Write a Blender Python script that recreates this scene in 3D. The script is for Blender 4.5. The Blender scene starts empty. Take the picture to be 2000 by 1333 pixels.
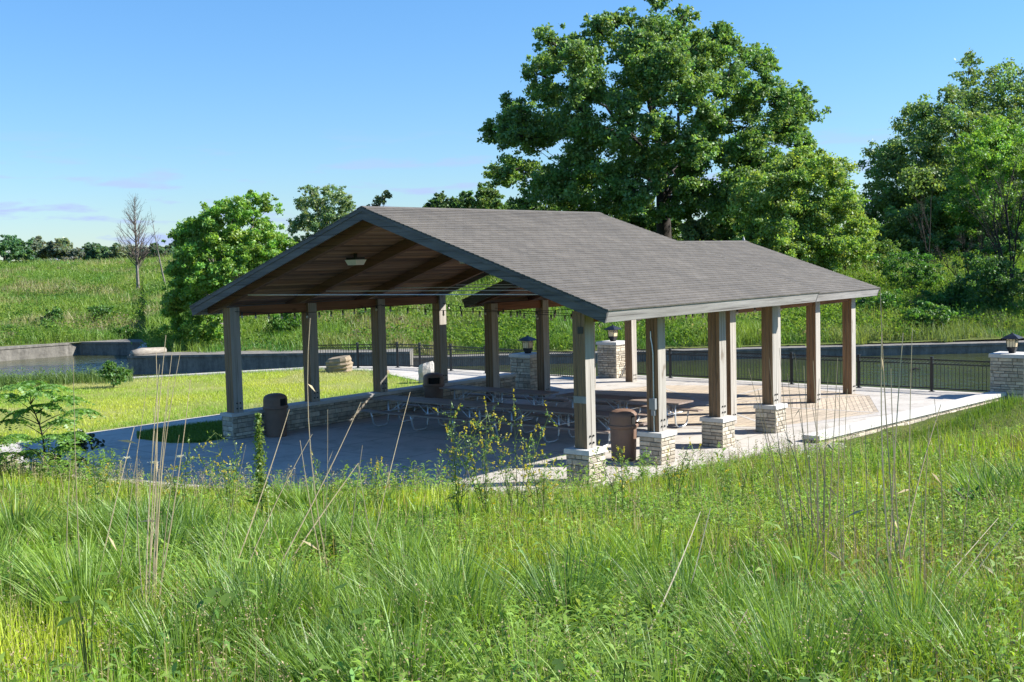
import bpy, math, random
import numpy as np
from math import radians, sin, cos, pi
from mathutils import Vector, Matrix

random.seed(7)
RNG = np.random.default_rng(11)
SC = bpy.context.scene
COL = SC.collection

# ------------------------------------------------------------------ camera
CAM = np.array([-18.8586, -13.8677, 4.5144])
TH, PITCH, ROLL, FPX = 0.6953, 0.0690, -0.0258, 2276.3
_f = np.array([cos(TH), sin(TH), 0.0]); _r = np.array([sin(TH), -cos(TH), 0.0]); _u = np.array([0, 0, 1.0])
FW = _f * cos(PITCH) - _u * sin(PITCH); UP0 = _u * cos(PITCH) + _f * sin(PITCH)
RT = _r * cos(ROLL) + UP0 * sin(ROLL); UP = UP0 * cos(ROLL) - _r * sin(ROLL)
cam = bpy.data.cameras.new('camera'); cam.sensor_width = 36.0; cam.lens = FPX / 2000 * 36
cam.clip_start = 0.1; cam.clip_end = 6000
camo = bpy.data.objects.new('camera', cam); COL.objects.link(camo); SC.camera = camo
M = Matrix.Identity(4)
for i in range(3):
    M[i][0], M[i][1], M[i][2], M[i][3] = RT[i], UP[i], -FW[i], CAM[i]
camo.matrix_world = M

def ray(u, v): return FW + RT * (u - 1000) / FPX - UP * (v - 666.5) / FPX
def at_z(u, v, z):
    r = ray(u, v); return CAM + r * ((z - CAM[2]) / r[2])
def at_d(u, v, d): return CAM + ray(u, v) * d        # d = depth along the view axis
def px(d): return d / FPX                             # metres per photo pixel at depth d

# ------------------------------------------------------------------ light
SUN = np.array([0.66 * cos(radians(37)), -0.751 * cos(radians(37)), sin(radians(37))]); SUN /= np.linalg.norm(SUN)
W = bpy.data.worlds.new('World'); SC.world = W; W.use_nodes = True
wn = W.node_tree; wn.nodes.clear()
def wnode(t, **k):
    n = wn.nodes.new(t)
    for a, b in k.items(): setattr(n, a, b)
    return n
sky = wnode('ShaderNodeTexSky', sky_type='NISHITA', sun_disc=False)
sky.sun_elevation = radians(37); sky.sun_rotation = math.atan2(SUN[0], SUN[1])
sky.altitude = 150; sky.air_density = 1.15; sky.dust_density = 0.0; sky.ozone_density = 3.0
tc = wnode('ShaderNodeTexCoord')
# thin low cloud streaks near the horizon, part of the sky itself
mp = wnode('ShaderNodeMapping'); mp.inputs['Scale'].default_value = (1.0, 1.0, 6.0); mp.inputs['Location'].default_value = (0.35, 0.1, 0.4)
nz = wnode('ShaderNodeTexNoise'); nz.inputs['Scale'].default_value = 12.0; nz.inputs['Detail'].default_value = 7; nz.inputs['Roughness'].default_value = 0.55
cr = wnode('ShaderNodeValToRGB'); cr.color_ramp.elements[0].position = 0.53; cr.color_ramp.elements[1].position = 0.63
sp = wnode('ShaderNodeSeparateXYZ')
el = wnode('ShaderNodeMapRange'); el.inputs[1].default_value = 0.125; el.inputs[2].default_value = 0.04; el.interpolation_type = 'SMOOTHSTEP'
mm = wnode('ShaderNodeMath', operation='MULTIPLY'); m2 = wnode('ShaderNodeMath', operation='MULTIPLY'); m2.inputs[1].default_value = 0.95
mx = wnode('ShaderNodeMix', data_type='RGBA'); mx.inputs['B'].default_value = (1.9, 2.4, 3.7, 1)
hs = wnode('ShaderNodeHueSaturation'); hs.inputs['Saturation'].default_value = 1.05
bg = wnode('ShaderNodeBackground'); bg.inputs['Strength'].default_value = 0.118
wo = wnode('ShaderNodeOutputWorld')
L = wn.links.new
L(tc.outputs['Generated'], mp.inputs['Vector']); L(mp.outputs[0], nz.inputs['Vector']); L(nz.outputs['Fac'], cr.inputs[0])
L(tc.outputs['Generated'], sp.inputs[0]); L(sp.outputs['Z'], el.inputs[0]); L(cr.outputs[0], mm.inputs[0]); L(el.outputs[0], mm.inputs[1])
hz = wnode('ShaderNodeMapRange'); hz.inputs[1].default_value = 0.0; hz.inputs[2].default_value = 0.30
hc = wnode('ShaderNodeMix', data_type='RGBA'); hc.inputs['A'].default_value = (0.36, 0.45, 0.60, 1); hc.inputs['B'].default_value = (0.36, 0.56, 0.73, 1)
hm = wnode('ShaderNodeMix', data_type='RGBA', blend_type='MULTIPLY'); hm.inputs['Factor'].default_value = 1.0
L(sp.outputs['Z'], hz.inputs[0]); L(hz.outputs[0], hc.inputs['Factor']); L(hs.outputs[0], hm.inputs['A']); L(hc.outputs['Result'], hm.inputs['B'])
L(mm.outputs[0], m2.inputs[0]); L(m2.outputs[0], mx.inputs['Factor']); L(sky.outputs[0], hs.inputs['Color']); L(hm.outputs['Result'], mx.inputs['A'])
L(mx.outputs['Result'], bg.inputs['Color']); L(bg.outputs[0], wo.inputs[0])

sl = bpy.data.lights.new('sun', 'SUN'); sl.energy = 4.5; sl.angle = radians(0.53); sl.color = (1.0, 0.95, 0.87)
so = bpy.data.objects.new('sun', sl); COL.objects.link(so)
so.rotation_euler = Vector(SUN).to_track_quat('Z', 'Y').to_euler()

SC.view_settings.view_transform = 'Standard'; SC.view_settings.look = 'None'
SC.view_settings.exposure = 1.2; SC.view_settings.gamma = 1.0; SC.view_settings.use_curve_mapping = False
cy = SC.cycles; cy.max_bounces = 8; cy.diffuse_bounces = 5; cy.transmission_bounces = 5; cy.glossy_bounces = 3
cy.transparent_max_bounces = 4; cy.use_denoising = True; cy.caustics_reflective = False; cy.caustics_refractive = False

# ------------------------------------------------------------------ materials
def new_mat(name):
    m = bpy.data.materials.new(name); m.use_nodes = True; nt = m.node_tree
    return m, nt, nt.nodes['Principled BSDF']
class G:
    """tiny node-graph helper"""
    def __init__(s, nt): s.nt = nt
    def n(s, t, **k):
        x = s.nt.nodes.new(t)
        for a, b in k.items(): setattr(x, a, b)
        return x
    def l(s, a, b): s.nt.links.new(a, b)
    def coord(s, scale=(1, 1, 1), kind='Object'):
        c = s.n('ShaderNodeTexCoord'); m = s.n('ShaderNodeMapping'); m.inputs['Scale'].default_value = scale
        s.l(c.outputs[kind], m.inputs['Vector']); return m.outputs[0]
    def noise(s, vec, scale, detail=5, rough=0.55, dist=0.0):
        x = s.n('ShaderNodeTexNoise'); x.inputs['Scale'].default_value = scale; x.inputs['Detail'].default_value = detail
        x.inputs['Roughness'].default_value = rough; x.inputs['Distortion'].default_value = dist
        s.l(vec, x.inputs['Vector']); return x.outputs['Fac']
    def ramp(s, fac, stops):
        r = s.n('ShaderNodeValToRGB'); e = r.color_ramp.elements
        while len(e) < len(stops): e.new(0.5)
        for i, (p, c) in enumerate(stops):
            e[i].position = p; e[i].color = (c[0], c[1], c[2], 1) if len(c) == 3 else c
        s.l(fac, r.inputs[0]); return r.outputs[0]
    def mix(s, fac, a, b, mode='MIX'):
        x = s.n('ShaderNodeMix', data_type='RGBA', blend_type=mode)
        for v, k in ((fac, 'Factor'), (a, 'A'), (b, 'B')):
            if isinstance(v, (int, float)): x.inputs[k].default_value = v
            elif isinstance(v, tuple): x.inputs[k].default_value = (*v, 1)
            else: s.l(v, x.inputs[k])
        return x.outputs['Result']
    def math(s, op, a, b=None):
        x = s.n('ShaderNodeMath', operation=op)
        for i, v in enumerate((a, b)):
            if v is None: continue
            if isinstance(v, (int, float)): x.inputs[i].default_value = v
            else: s.l(v, x.inputs[i])
        return x.outputs[0]
    def bump(s, h, strength, dist=0.02):
        b = s.n('ShaderNodeBump'); b.inputs['Strength'].default_value = strength; b.inputs['Distance'].default_value = dist
        s.l(h, b.inputs['Height']); return b.outputs[0]
    def attr(s, name='Col'):
        a = s.n('ShaderNodeAttribute', attribute_name=name); return a.outputs['Color']

MT = {}
def mat_simple(name, col, rough=0.6, metal=0.0, var=0.25, scale=6.0, bump=0.15, spec=None, attr=False, stretch=(1, 1, 1)):
    m, nt, b = new_mat(name); g = G(nt); v = g.coord(stretch)
    n = g.noise(v, scale, 6, 0.6)
    lo = tuple(c * (1 - var) for c in col); hi = tuple(min(1, c * (1 + var)) for c in col)
    c = g.ramp(n, [(0.3, lo), (0.7, hi)])
    if attr: c = g.mix(1.0, c, g.attr(), 'MULTIPLY')
    g.l(c, b.inputs['Base Color']); b.inputs['Roughness'].default_value = rough; b.inputs['Metallic'].default_value = metal
    if spec is not None: b.inputs['Specular IOR Level'].default_value = spec
    if bump: g.l(g.bump(g.noise(v, scale * 5, 4), bump), b.inputs['Normal'])
    MT[name] = m; return m

def mat_leaf(name, trans=0.45, rough=0.5, gloss=0.12):
    m, nt, b = new_mat(name); g = G(nt); nt.nodes.remove(b)
    c = g.attr()
    d = g.n('ShaderNodeBsdfDiffuse'); t = g.n('ShaderNodeBsdfTranslucent'); gl = g.n('ShaderNodeBsdfGlossy'); gl.inputs['Roughness'].default_value = rough
    gl.inputs['Color'].default_value = (0.8, 0.85, 0.8, 1)
    g.l(c, d.inputs['Color']); tcx = g.mix(1.0, c, (1.25, 1.2, 0.55), 'MULTIPLY'); g.l(tcx, t.inputs['Color'])
    s1 = g.n('ShaderNodeMixShader'); s1.inputs[0].default_value = trans; g.l(d.outputs[0], s1.inputs[1]); g.l(t.outputs[0], s1.inputs[2])
    s2 = g.n('ShaderNodeMixShader'); s2.inputs[0].default_value = gloss * 0.5; g.l(s1.outputs[0], s2.inputs[1]); g.l(gl.outputs[0], s2.inputs[2])
    out = [n for n in nt.nodes if n.type == 'OUTPUT_MATERIAL'][0]; g.l(s2.outputs[0], out.inputs[0])
    MT[name] = m; return m

mat_leaf('leaf', 0.5, 0.5, 0.09); mat_leaf('herb', 0.5, 0.7, 0.02); mat_leaf('blade', 0.40, 0.5, 0.08); mat_leaf('dry', 0.15, 0.6, 0.06)
mat_simple('bark', (0.032, 0.026, 0.021), 0.9, var=0.45, scale=5, bump=0.8, stretch=(3, 3, 0.7))
mat_simple('bark_grey', (0.13, 0.105, 0.09), 0.9, var=0.35, scale=4, bump=0.5)
mat_simple('bark_pale', (0.20, 0.18, 0.155), 0.9, var=0.35, scale=4, bump=0.5)
mat_simple('bark_green', (0.16, 0.14, 0.075), 0.8, var=0.35, scale=9, bump=0.3)
mat_simple('stone', (0.55, 0.485, 0.38), 0.92, var=0.22, scale=9, bump=0.55, attr=True)
mat_simple('mortar', (0.115, 0.10, 0.085), 0.95, var=0.2, scale=12, bump=0.3)
mat_simple('cap_stone', (0.55, 0.53, 0.49), 0.85, var=0.10, scale=5, bump=0.18)
mat_simple('black_metal', (0.012, 0.013, 0.016), 0.42, metal=0.0, var=0.2, scale=9, bump=0.03)
mat_simple('galvanised', (0.62, 0.65, 0.67), 0.42, metal=0.55, var=0.15, scale=14, bump=0.03)
mat_simple('grey_paint', (0.24, 0.25, 0.255), 0.5, var=0.1, scale=5, bump=0.03)
mat_simple('can_brown', (0.19, 0.115, 0.08), 0.62, var=0.12, scale=4, bump=0.06)
mat_simple('can_inner_shade', (0.010, 0.009, 0.008), 0.9, var=0.1, scale=4, bump=0.0)  # near-black, the shade of the can's hollow put into the colour
mat_simple('table_plank', (0.25, 0.195, 0.165), 0.6, var=0.22, scale=5, bump=0.12, stretch=(9, 0.7, 9), attr=True)
mat_simple('boulder', (0.27, 0.21, 0.14), 0.95, var=0.35, scale=2.2, bump=0.7, stretch=(1, 1, 5))
mat_simple('boulder_grey', (0.44, 0.42, 0.38), 0.95, var=0.3, scale=3, bump=0.7)
mat_simple("slab_stone", (0.33, 0.29, 0.235), 0.95, var=0.3, scale=3, bump=0.6, stretch=(1, 1, 3))
mat_simple('bulb_glass', (0.62, 0.58, 0.48), 0.15, var=0.05, scale=3, bump=0)
mat_simple('lamp_glass', (0.82, 0.66, 0.42), 0.3, var=0.10, scale=10, bump=0.0)
mat_simple('diffuser', (0.82, 0.82, 0.78), 0.35, var=0.04, scale=3, bump=0)
mat_simple('gravel', (0.37, 0.34, 0.30), 0.95, var=0.5, scale=26, bump=0.9)
mat_simple('log_wood', (0.28, 0.25, 0.21), 0.9, var=0.3, scale=4, bump=0.5, stretch=(1, 1, 4))
mat_simple('clover_petal', (0.72, 0.55, 0.04), 0.6, var=0.15, scale=20, bump=0)

def mat_concrete(name, col, stain=0.25, joints=None):
    m, nt, b = new_mat(name); g = G(nt); v = g.coord()
    a = g.noise(v, 0.55, 6, 0.65); f = g.noise(v, 14, 6, 0.7)
    c = g.ramp(a, [(0.3, tuple(x * (1 - stain) for x in col)), (0.55, col), (0.8, tuple(min(1, x * 1.1) for x in col))])
    c = g.mix(0.35, c, g.ramp(f, [(0.3, tuple(x * 0.75 for x in col)), (0.7, tuple(min(1, x * 1.12) for x in col))]))
    st = g.noise(g.coord((1, 1, 1)), 1.7, 7, 0.75, 0.6); c = g.mix(1.0, c, g.ramp(st, [(0.34, (0.74, 0.72, 0.69)), (0.5, (1, 1, 1))]), 'MULTIPLY')
    if joints:
        br = g.n('ShaderNodeTexBrick'); br.offset = 0; br.inputs['Scale'].default_value = 1; br.inputs['Mortar Size'].default_value = 0.014
        br.inputs['Brick Width'].default_value = joints; br.inputs['Row Height'].default_value = joints
        br.inputs['Color1'].default_value = (1, 1, 1, 1); br.inputs['Color2'].default_value = (0.93, 0.93, 0.93, 1); br.inputs['Mortar'].default_value = (0.45, 0.43, 0.4, 1)
        g.l(v, br.inputs['Vector']); c = g.mix(1.0, c, br.outputs['Color'], 'MULTIPLY')
    g.l(c, b.inputs['Base Color']); b.inputs['Roughness'].default_value = 0.88
    g.l(g.bump(f, 0.15), b.inputs['Normal']); MT[name] = m
mat_concrete('concrete', (0.52, 0.485, 0.43), 0.24, joints=2.65)
mat_concrete('coping', (0.47, 0.44, 0.40), 0.2)

def mat_canal():
    m, nt, b = new_mat('canal_concrete'); g = G(nt); v = g.coord()
    vs = g.coord((1.2, 1.2, 0.25))
    a = g.noise(vs, 2.4, 7, 0.72); f = g.noise(v, 5, 6, 0.7)
    c = g.ramp(a, [(0.3, (0.05, 0.048, 0.042)), (0.5, (0.16, 0.15, 0.13)), (0.72, (0.30, 0.28, 0.245))])
    c = g.mix(0.35, c, g.ramp(f, [(0.3, (0.09, 0.085, 0.075)), (0.7, (0.34, 0.32, 0.28))]))
    g.l(c, b.inputs['Base Color']); b.inputs['Roughness'].default_value = 0.92; g.l(g.bump(f, 0.5, 0.05), b.inputs['Normal']); MT['canal_concrete'] = m
mat_canal()

def mat_shingle():
    m, nt, b = new_mat('shingle'); g = G(nt); v = g.coord()
    br = g.n('ShaderNodeTexBrick'); br.offset = 0.42; br.offset_frequency = 2; br.inputs['Scale'].default_value = 1
    br.inputs['Brick Width'].default_value = 0.30; br.inputs['Row Height'].default_value = 0.1335; br.inputs['Mortar Size'].default_value = 0.006
    br.inputs['Bias'].default_value = -0.1
    br.inputs['Color1'].default_value = (0.118, 0.107, 0.092, 1); br.inputs['Color2'].default_value = (0.150, 0.137, 0.119, 1); br.inputs['Mortar'].default_value = (0.055, 0.050, 0.045, 1)
    g.l(v, br.inputs['Vector'])
    big = g.noise(g.coord((1.6, 0.35, 1)), 1.0, 5, 0.65); fine = g.noise(v, 55, 3, 0.7)
    c = g.mix(1.0, br.outputs['Color'], g.ramp(big, [(0.3, (0.80, 0.80, 0.80)), (0.7, (1.14, 1.12, 1.09))]), 'MULTIPLY')
    c = g.mix(1.0, c, g.ramp(fine, [(0.25, (0.72, 0.72, 0.72)), (0.75, (1.25, 1.25, 1.25))]), 'MULTIPLY')
    c = g.mix(1.0, c, g.attr(), 'MULTIPLY')
    g.l(c, b.inputs['Base Color']); b.inputs['Roughness'].default_value = 0.9; g.l(g.bump(fine, 0.4, 0.01), b.inputs['Normal']); MT['shingle'] = m
mat_shingle()

def mat_timber(name, grey, brown, axis, weather_dir=None, amount=1.0, attr=False):
    """weathered timber: grain along `axis`; the side that has faced the sun for years is silvered"""
    m, nt, b = new_mat(name); g = G(nt)
    st = [14, 14, 14]; st[axis] = 0.55
    v = g.coord(tuple(st)); n1 = g.noise(v, 1.0, 7, 0.68, 0.2); v2 = g.coord(tuple(3.2 if i != axis else 0.3 for i in range(3))); n2 = g.noise(v2, 1.0, 5, 0.6)
    cb = g.ramp(n1, [(0.25, tuple(x * 0.5 for x in brown)), (0.5, brown), (0.78, tuple(min(1, x * 1.5) for x in brown))])
    cg = g.ramp(n1, [(0.22, tuple(x * 0.42 for x in grey)), (0.45, tuple(x * 0.85 for x in grey)), (0.75, tuple(min(1, x * 1.18) for x in grey))])
    if weather_dir is None: f = g.ramp(n2, [(0.35, (0, 0, 0)), (0.7, (amount,) * 3)])
    else:
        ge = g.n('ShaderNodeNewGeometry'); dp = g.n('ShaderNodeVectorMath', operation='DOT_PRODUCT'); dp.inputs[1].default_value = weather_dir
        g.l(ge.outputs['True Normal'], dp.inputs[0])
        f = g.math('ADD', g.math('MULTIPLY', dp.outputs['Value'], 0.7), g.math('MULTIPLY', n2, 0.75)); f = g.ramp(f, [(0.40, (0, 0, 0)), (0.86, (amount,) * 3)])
    c = g.mix(f, cb, cg)
    if attr: c = g.mix(1.0, c, g.attr(), 'MULTIPLY')
    g.l(c, b.inputs['Base Color']); b.inputs['Roughness'].default_value = 0.82
    ck = g.ramp(g.noise(g.coord(tuple(22 if i != axis else 0.35 for i in range(3))), 1.0, 3, 0.5), [(0.60, (1, 1, 1)), (0.66, (0.45, 0.43, 0.42))]); kn = g.ramp(g.noise(g.coord(tuple(5 if i != axis else 1.6 for i in range(3))), 1.0, 2, 0.5), [(0.68, (1, 1, 1)), (0.76, (0.55, 0.48, 0.42))])
    c = g.mix(1.0, g.mix(1.0, c, ck, 'MULTIPLY'), kn, 'MULTIPLY'); g.l(c, b.inputs['Base Color'])
    g.l(g.bump(n1, 0.45, 0.012), b.inputs['Normal']); MT[name] = m
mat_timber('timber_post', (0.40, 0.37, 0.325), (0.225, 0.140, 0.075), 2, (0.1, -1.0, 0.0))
mat_timber('timber_rafter', (0.20, 0.125, 0.085), (0.165, 0.072, 0.038), 1, None, 0.6)
mat_timber('timber_beam', (0.24, 0.17, 0.12), (0.235, 0.095, 0.042), 0, None, 0.4)
mat_timber('ceiling_wood', (0.34, 0.23, 0.155), (0.27, 0.135, 0.072), 0, None, 0.7, True)
mat_timber('fascia_eave', (0.44, 0.425, 0.41), (0.25, 0.235, 0.22), 0, None, 1.0)
mat_timber('fascia_rake', (0.175, 0.17, 0.17), (0.085, 0.083, 0.085), 1, None, 0.8)
mat_timber('deck_wood', (0.54, 0.46, 0.36), (0.50, 0.41, 0.30), 0, None, 0.7, True)

def mat_ground(name, cols, scale=0.35, fine=9.0, bump=0.6):
    m, nt, b = new_mat(name); g = G(nt); v = g.coord()
    a = g.noise(v, scale, 6, 0.6); f = g.noise(v, fine, 6, 0.7)
    c = g.ramp(a, [(0.28, cols[0]), (0.48, cols[1]), (0.7, cols[2])])
    c = g.mix(0.45, c, g.ramp(f, [(0.3, cols[0]), (0.7, cols[2])]))
    g.l(c, b.inputs['Base Color']); b.inputs['Roughness'].default_value = 0.95; b.inputs['Specular IOR Level'].default_value = 0.1
    g.l(g.bump(f, bump, 0.1), b.inputs['Normal']); MT[name] = m
mat_ground('meadow_soil', [(0.035, 0.055, 0.012), (0.06, 0.085, 0.022), (0.11, 0.12, 0.035)], 0.5, 8)
mat_ground('hill_soil', [(0.07, 0.115, 0.022), (0.12, 0.17, 0.035), (0.22, 0.21, 0.08)], 0.11, 2.5)
mat_ground('lawn_soil', [(0.15, 0.20, 0.035), (0.22, 0.27, 0.05), (0.34, 0.32, 0.13)], 0.4, 7, 0.3)

def mat_water():
    m, nt, b = new_mat('water'); g = G(nt)
    v = g.coord((1.0, 1.0, 1.0)); n = g.noise(v, 2.2, 4, 0.55, 0.6); n2 = g.noise(v, 0.25, 3)
    c = g.ramp(n2, [(0.3, (0.036, 0.044, 0.016)), (0.7, (0.060, 0.068, 0.024))])
    g.l(c, b.inputs['Base Color']); b.inputs['Roughness'].default_value = 0.09; b.inputs['IOR'].default_value = 1.33
    g.l(g.bump(n, 0.55, 0.14), b.inputs['Normal']); MT['water'] = m
mat_water()

# ------------------------------------------------------------------ mesh helpers
class MB:
    def __init__(s): s.v = []; s.f = []; s.c = []
    def add(s, vs, fs, col=1.0):
        o = len(s.v); s.v += [tuple(float(x) for x in p) for p in vs]; s.f += [tuple(i + o for i in f) for f in fs]
        cc = (col, col, col) if not isinstance(col, tuple) else col
        s.c += [cc] * len(vs)
    def hexa(s, p, col=1.0):                     # 8 points: bottom ring then top ring
        s.add(p, [(3, 2, 1, 0), (4, 5, 6, 7), (0, 1, 5, 4), (1, 2, 6, 5), (2, 3, 7, 6), (3, 0, 4, 7)], col)
    def box(s, x0, x1, y0, y1, z0, z1, col=1.0, fn=None):
        p = [(x0, y0, z0), (x1, y0, z0), (x1, y1, z0), (x0, y1, z0), (x0, y0, z1), (x1, y0, z1), (x1, y1, z1), (x0, y1, z1)]
        if fn: p = [fn(*q) for q in p]
        s.hexa(p, col)
    def tube(s, path, r, n=6, col=1.0, caps=True):
        P = [np.array(q, float) for q in path]; R = r if isinstance(r, (list, tuple)) else [r] * len(P)
        vs = []; up = np.array([0.13, 0.21, 0.97])
        for i, q in enumerate(P):
            d = P[min(i + 1, len(P) - 1)] - P[max(i - 1, 0)]; d = d / (np.linalg.norm(d) + 1e-9)
            a = np.cross(d, up if abs(d @ up) < 0.95 else np.array([1.0, 0, 0])); a /= np.linalg.norm(a); b = np.cross(d, a)
            for k in range(n):
                t = 2 * pi * k / n; vs.append(q + (a * cos(t) + b * sin(t)) * R[i])
        fs = [(i * n + k, i * n + (k + 1) % n, (i + 1) * n + (k + 1) % n, (i + 1) * n + k) for i in range(len(P) - 1) for k in range(n)]
        if caps: fs += [tuple(range(n - 1, -1, -1)), tuple(range((len(P) - 1) * n, len(P) * n))]
        s.add(vs, fs, col)
    def lathe(s, prof, n=24, c=(0, 0, 0), skip=None, col=1.0):
        vs = []
        for r, z in prof:
            for k in range(n): t = 2 * pi * k / n; vs.append((c[0] + r * cos(t), c[1] + r * sin(t), c[2] + z))
        fs = []
        for i in range(len(prof) - 1):
            for k in range(n):
                if skip and skip(i, k): continue
                fs.append((i * n + k, i * n + (k + 1) % n, (i + 1) * n + (k + 1) % n, (i + 1) * n + k))
        if prof[0][0] > 1e-4: fs.append(tuple(range(n - 1, -1, -1)))
        if prof[-1][0] > 1e-4: fs.append(tuple((len(prof) - 1) * n + k for k in range(n)))
        s.add(vs, fs, col)
    def prism(s, poly, z0, z1, col=1.0):
        n = len(poly); a = sum(poly[i][0] * poly[(i + 1) % n][1] - poly[(i + 1) % n][0] * poly[i][1] for i in range(n))
        if a < 0: poly = poly[::-1]
        vs = [(p[0], p[1], z0) for p in poly] + [(p[0], p[1], z1) for p in poly]
        s.add(vs, [tuple(range(n - 1, -1, -1)), tuple(range(n, 2 * n))] + [(i, (i + 1) % n, (i + 1) % n + n, i + n) for i in range(n)], col)
    def build(s, name, mat, parent=None, smooth=False, loc=None):
        me = bpy.data.meshes.new(name); me.from_pydata(s.v, [], s.f)
        a = me.attributes.new('Col', 'FLOAT_COLOR', 'POINT')
        a.data.foreach_set('color', np.array([(*c, 1) for c in s.c], np.float32).ravel())
        if smooth: me.polygons.foreach_set('use_smooth', [True] * len(me.polygons))
        me.materials.append(MT[mat]); me.update()
        o = bpy.data.objects.new(name, me); COL.objects.link(o)
        if parent is not None: o.parent = parent
        if loc is not None: o.location = loc
        return o

def raw_mesh(name, verts, faces4, cols, mat, parent=None, tris=None):
    """numpy mesh: faces4 (N,4) and optional tris (M,3)"""
    me = bpy.data.meshes.new(name); nv = len(verts)
    nq = len(faces4) if faces4 is not None else 0; ntr = len(tris) if tris is not None else 0
    me.vertices.add(nv); me.vertices.foreach_set('co', np.ascontiguousarray(verts, np.float32).ravel())
    idx = np.concatenate([faces4.ravel() if nq else np.zeros(0, int), tris.ravel() if ntr else np.zeros(0, int)]).astype(np.int32)
    me.loops.add(len(idx)); me.loops.foreach_set('vertex_index', idx)
    me.polygons.add(nq + ntr)
    st = np.concatenate([np.arange(nq) * 4, nq * 4 + np.arange(ntr) * 3]).astype(np.int32)
    me.polygons.foreach_set('loop_start', st)
    try: me.polygons.foreach_set('loop_total', np.concatenate([np.full(nq, 4), np.full(ntr, 3)]).astype(np.int32))
    except Exception: pass
    me.update(calc_edges=True)
    if cols is not None:
        a = me.attributes.new('Col', 'FLOAT_COLOR', 'POINT'); c4 = np.ones((nv, 4), np.float32); c4[:, :3] = cols
        a.data.foreach_set('color', c4.ravel())
    me.materials.append(MT[mat]); o = bpy.data.objects.new(name, me); COL.objects.link(o)
    if parent is not None: o.parent = parent
    return o

def tag(o, label=None, cat=None, group=None, kind=None):
    for k, v in (('label', label), ('category', cat), ('group', group), ('kind', kind)):
        if v: o[k] = v
    return o
def thing(name, label, cat, loc=(0, 0, 0), rz=0.0, group=None):
    o = bpy.data.objects.new(name, None); COL.objects.link(o); o.location = loc; o.rotation_euler = (0, 0, rz); o.empty_display_size = 0.3
    return tag(o, label, cat, group)
def dup(root, loc, rz, label, group=None):
    r = root.copy(); COL.objects.link(r); r.location = loc; r.rotation_euler = (0, 0, rz); r['label'] = label
    if group: r['group'] = group
    for ch in root.children:
        c = ch.copy(); COL.objects.link(c); c.parent = r
        for g_ in ch.children:
            d = g_.copy(); COL.objects.link(d); d.parent = c
    return r

def stone_face(mb, org, ud, nrm, width, z0, z1, rng, course=(0.06, 0.145), length=(0.12, 0.42), depth=0.03):
    """random-coursed limestone veneer: every stone a chamfered block standing proud of the mortar core"""
    ud = np.array(ud, float); nrm = np.array(nrm, float); org = np.array(org, float); z = z0 + 0.004; j = 0.014
    while z < z1 - 0.02:
        h = rng.uniform(*course)
        if z1 - (z + h) < 0.055: h = z1 - z - 0.004
        x = -rng.uniform(0, 0.12)
        while x < width:
            l = rng.uniform(*length)
            a = max(x, 0.0); b = min(x + l, width)
            if width - b < 0.07: b = width; l = width - x
            if b - a > 0.03:
                d0 = depth * rng.uniform(0.62, 1.0); c = 0.012; t = rng.uniform(0.60, 1.10); w = rng.uniform(-0.05, 0.03)
                col = (t, t * (1 + w * 0.4), t * (1 + w))
                a1, b1, zz0, zz1 = a + j / 2, b - j / 2, z + j / 2, z + h - j / 2
                if a == 0: a1 = 0
                if b == width: b1 = width
                jit = lambda: rng.uniform(-0.004, 0.004)
                bk = [org + ud * q + _u * r for q, r in ((a1, zz0), (b1, zz0), (b1, zz1), (a1, zz1))]
                fr = [org + ud * q + _u * r + nrm * (d0 + rng.uniform(-0.004, 0.004)) for q, r in ((a1 + c, zz0 + c + jit()), (b1 - c, zz0 + c + jit()), (b1 - c, zz1 - c + jit()), (a1 + c, zz1 - c + jit()))]
                mid = [org + ud * q + _u * r + nrm * (d0 * 0.62) for q, r in ((a1, zz0), (b1, zz0), (b1, zz1), (a1, zz1))]
                mb.add(bk + mid + fr, [(0, 1, 5, 4), (1, 2, 6, 5), (2, 3, 7, 6), (3, 0, 4, 7), (4, 5, 9, 8), (5, 6, 10, 9), (6, 7, 11, 10), (7, 4, 8, 11), (8, 9, 10, 11)], col)
            x += l
        z += h

# ------------------------------------------------------------------ pavilion dimensions (metres)
S = 2.658; WM = 11.484; YR = WM / 2; EO = 1.0; HE = 3.53; HR = 5.82; X0 = -0.552; X1 = 8.69
PH = 0.153; PIER = 0.29; PZ = 0.70; WZ = 0.69
YA = 1.575; YB = WM - YA; X2 = 8.65; S2 = 2.575; HE2 = 3.345; HR2 = 4.974; EO2 = 0.60; XB0 = 8.02; XB1 = 17.36

class Gable:
    def __init__(s, ye, he, hr):
        s.ye = ye; s.he = he; run = YR - ye; s.th = math.atan2(hr - he, run); s.len = math.hypot(run, hr - he)
    def fn(s, side):
        c, n = cos(s.th), sin(s.th)
        def f(x, a, h):
            y = s.ye + a * c - h * n; z = s.he + a * n + h * c
            return (x, y if side > 0 else WM - y, z)
        return f
    def under(s, y, h=-0.07):           # height of the surface h below the roof top at depth y (right half)
        return s.he + (y - s.ye) * math.tan(s.th) + h / cos(s.th)

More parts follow.
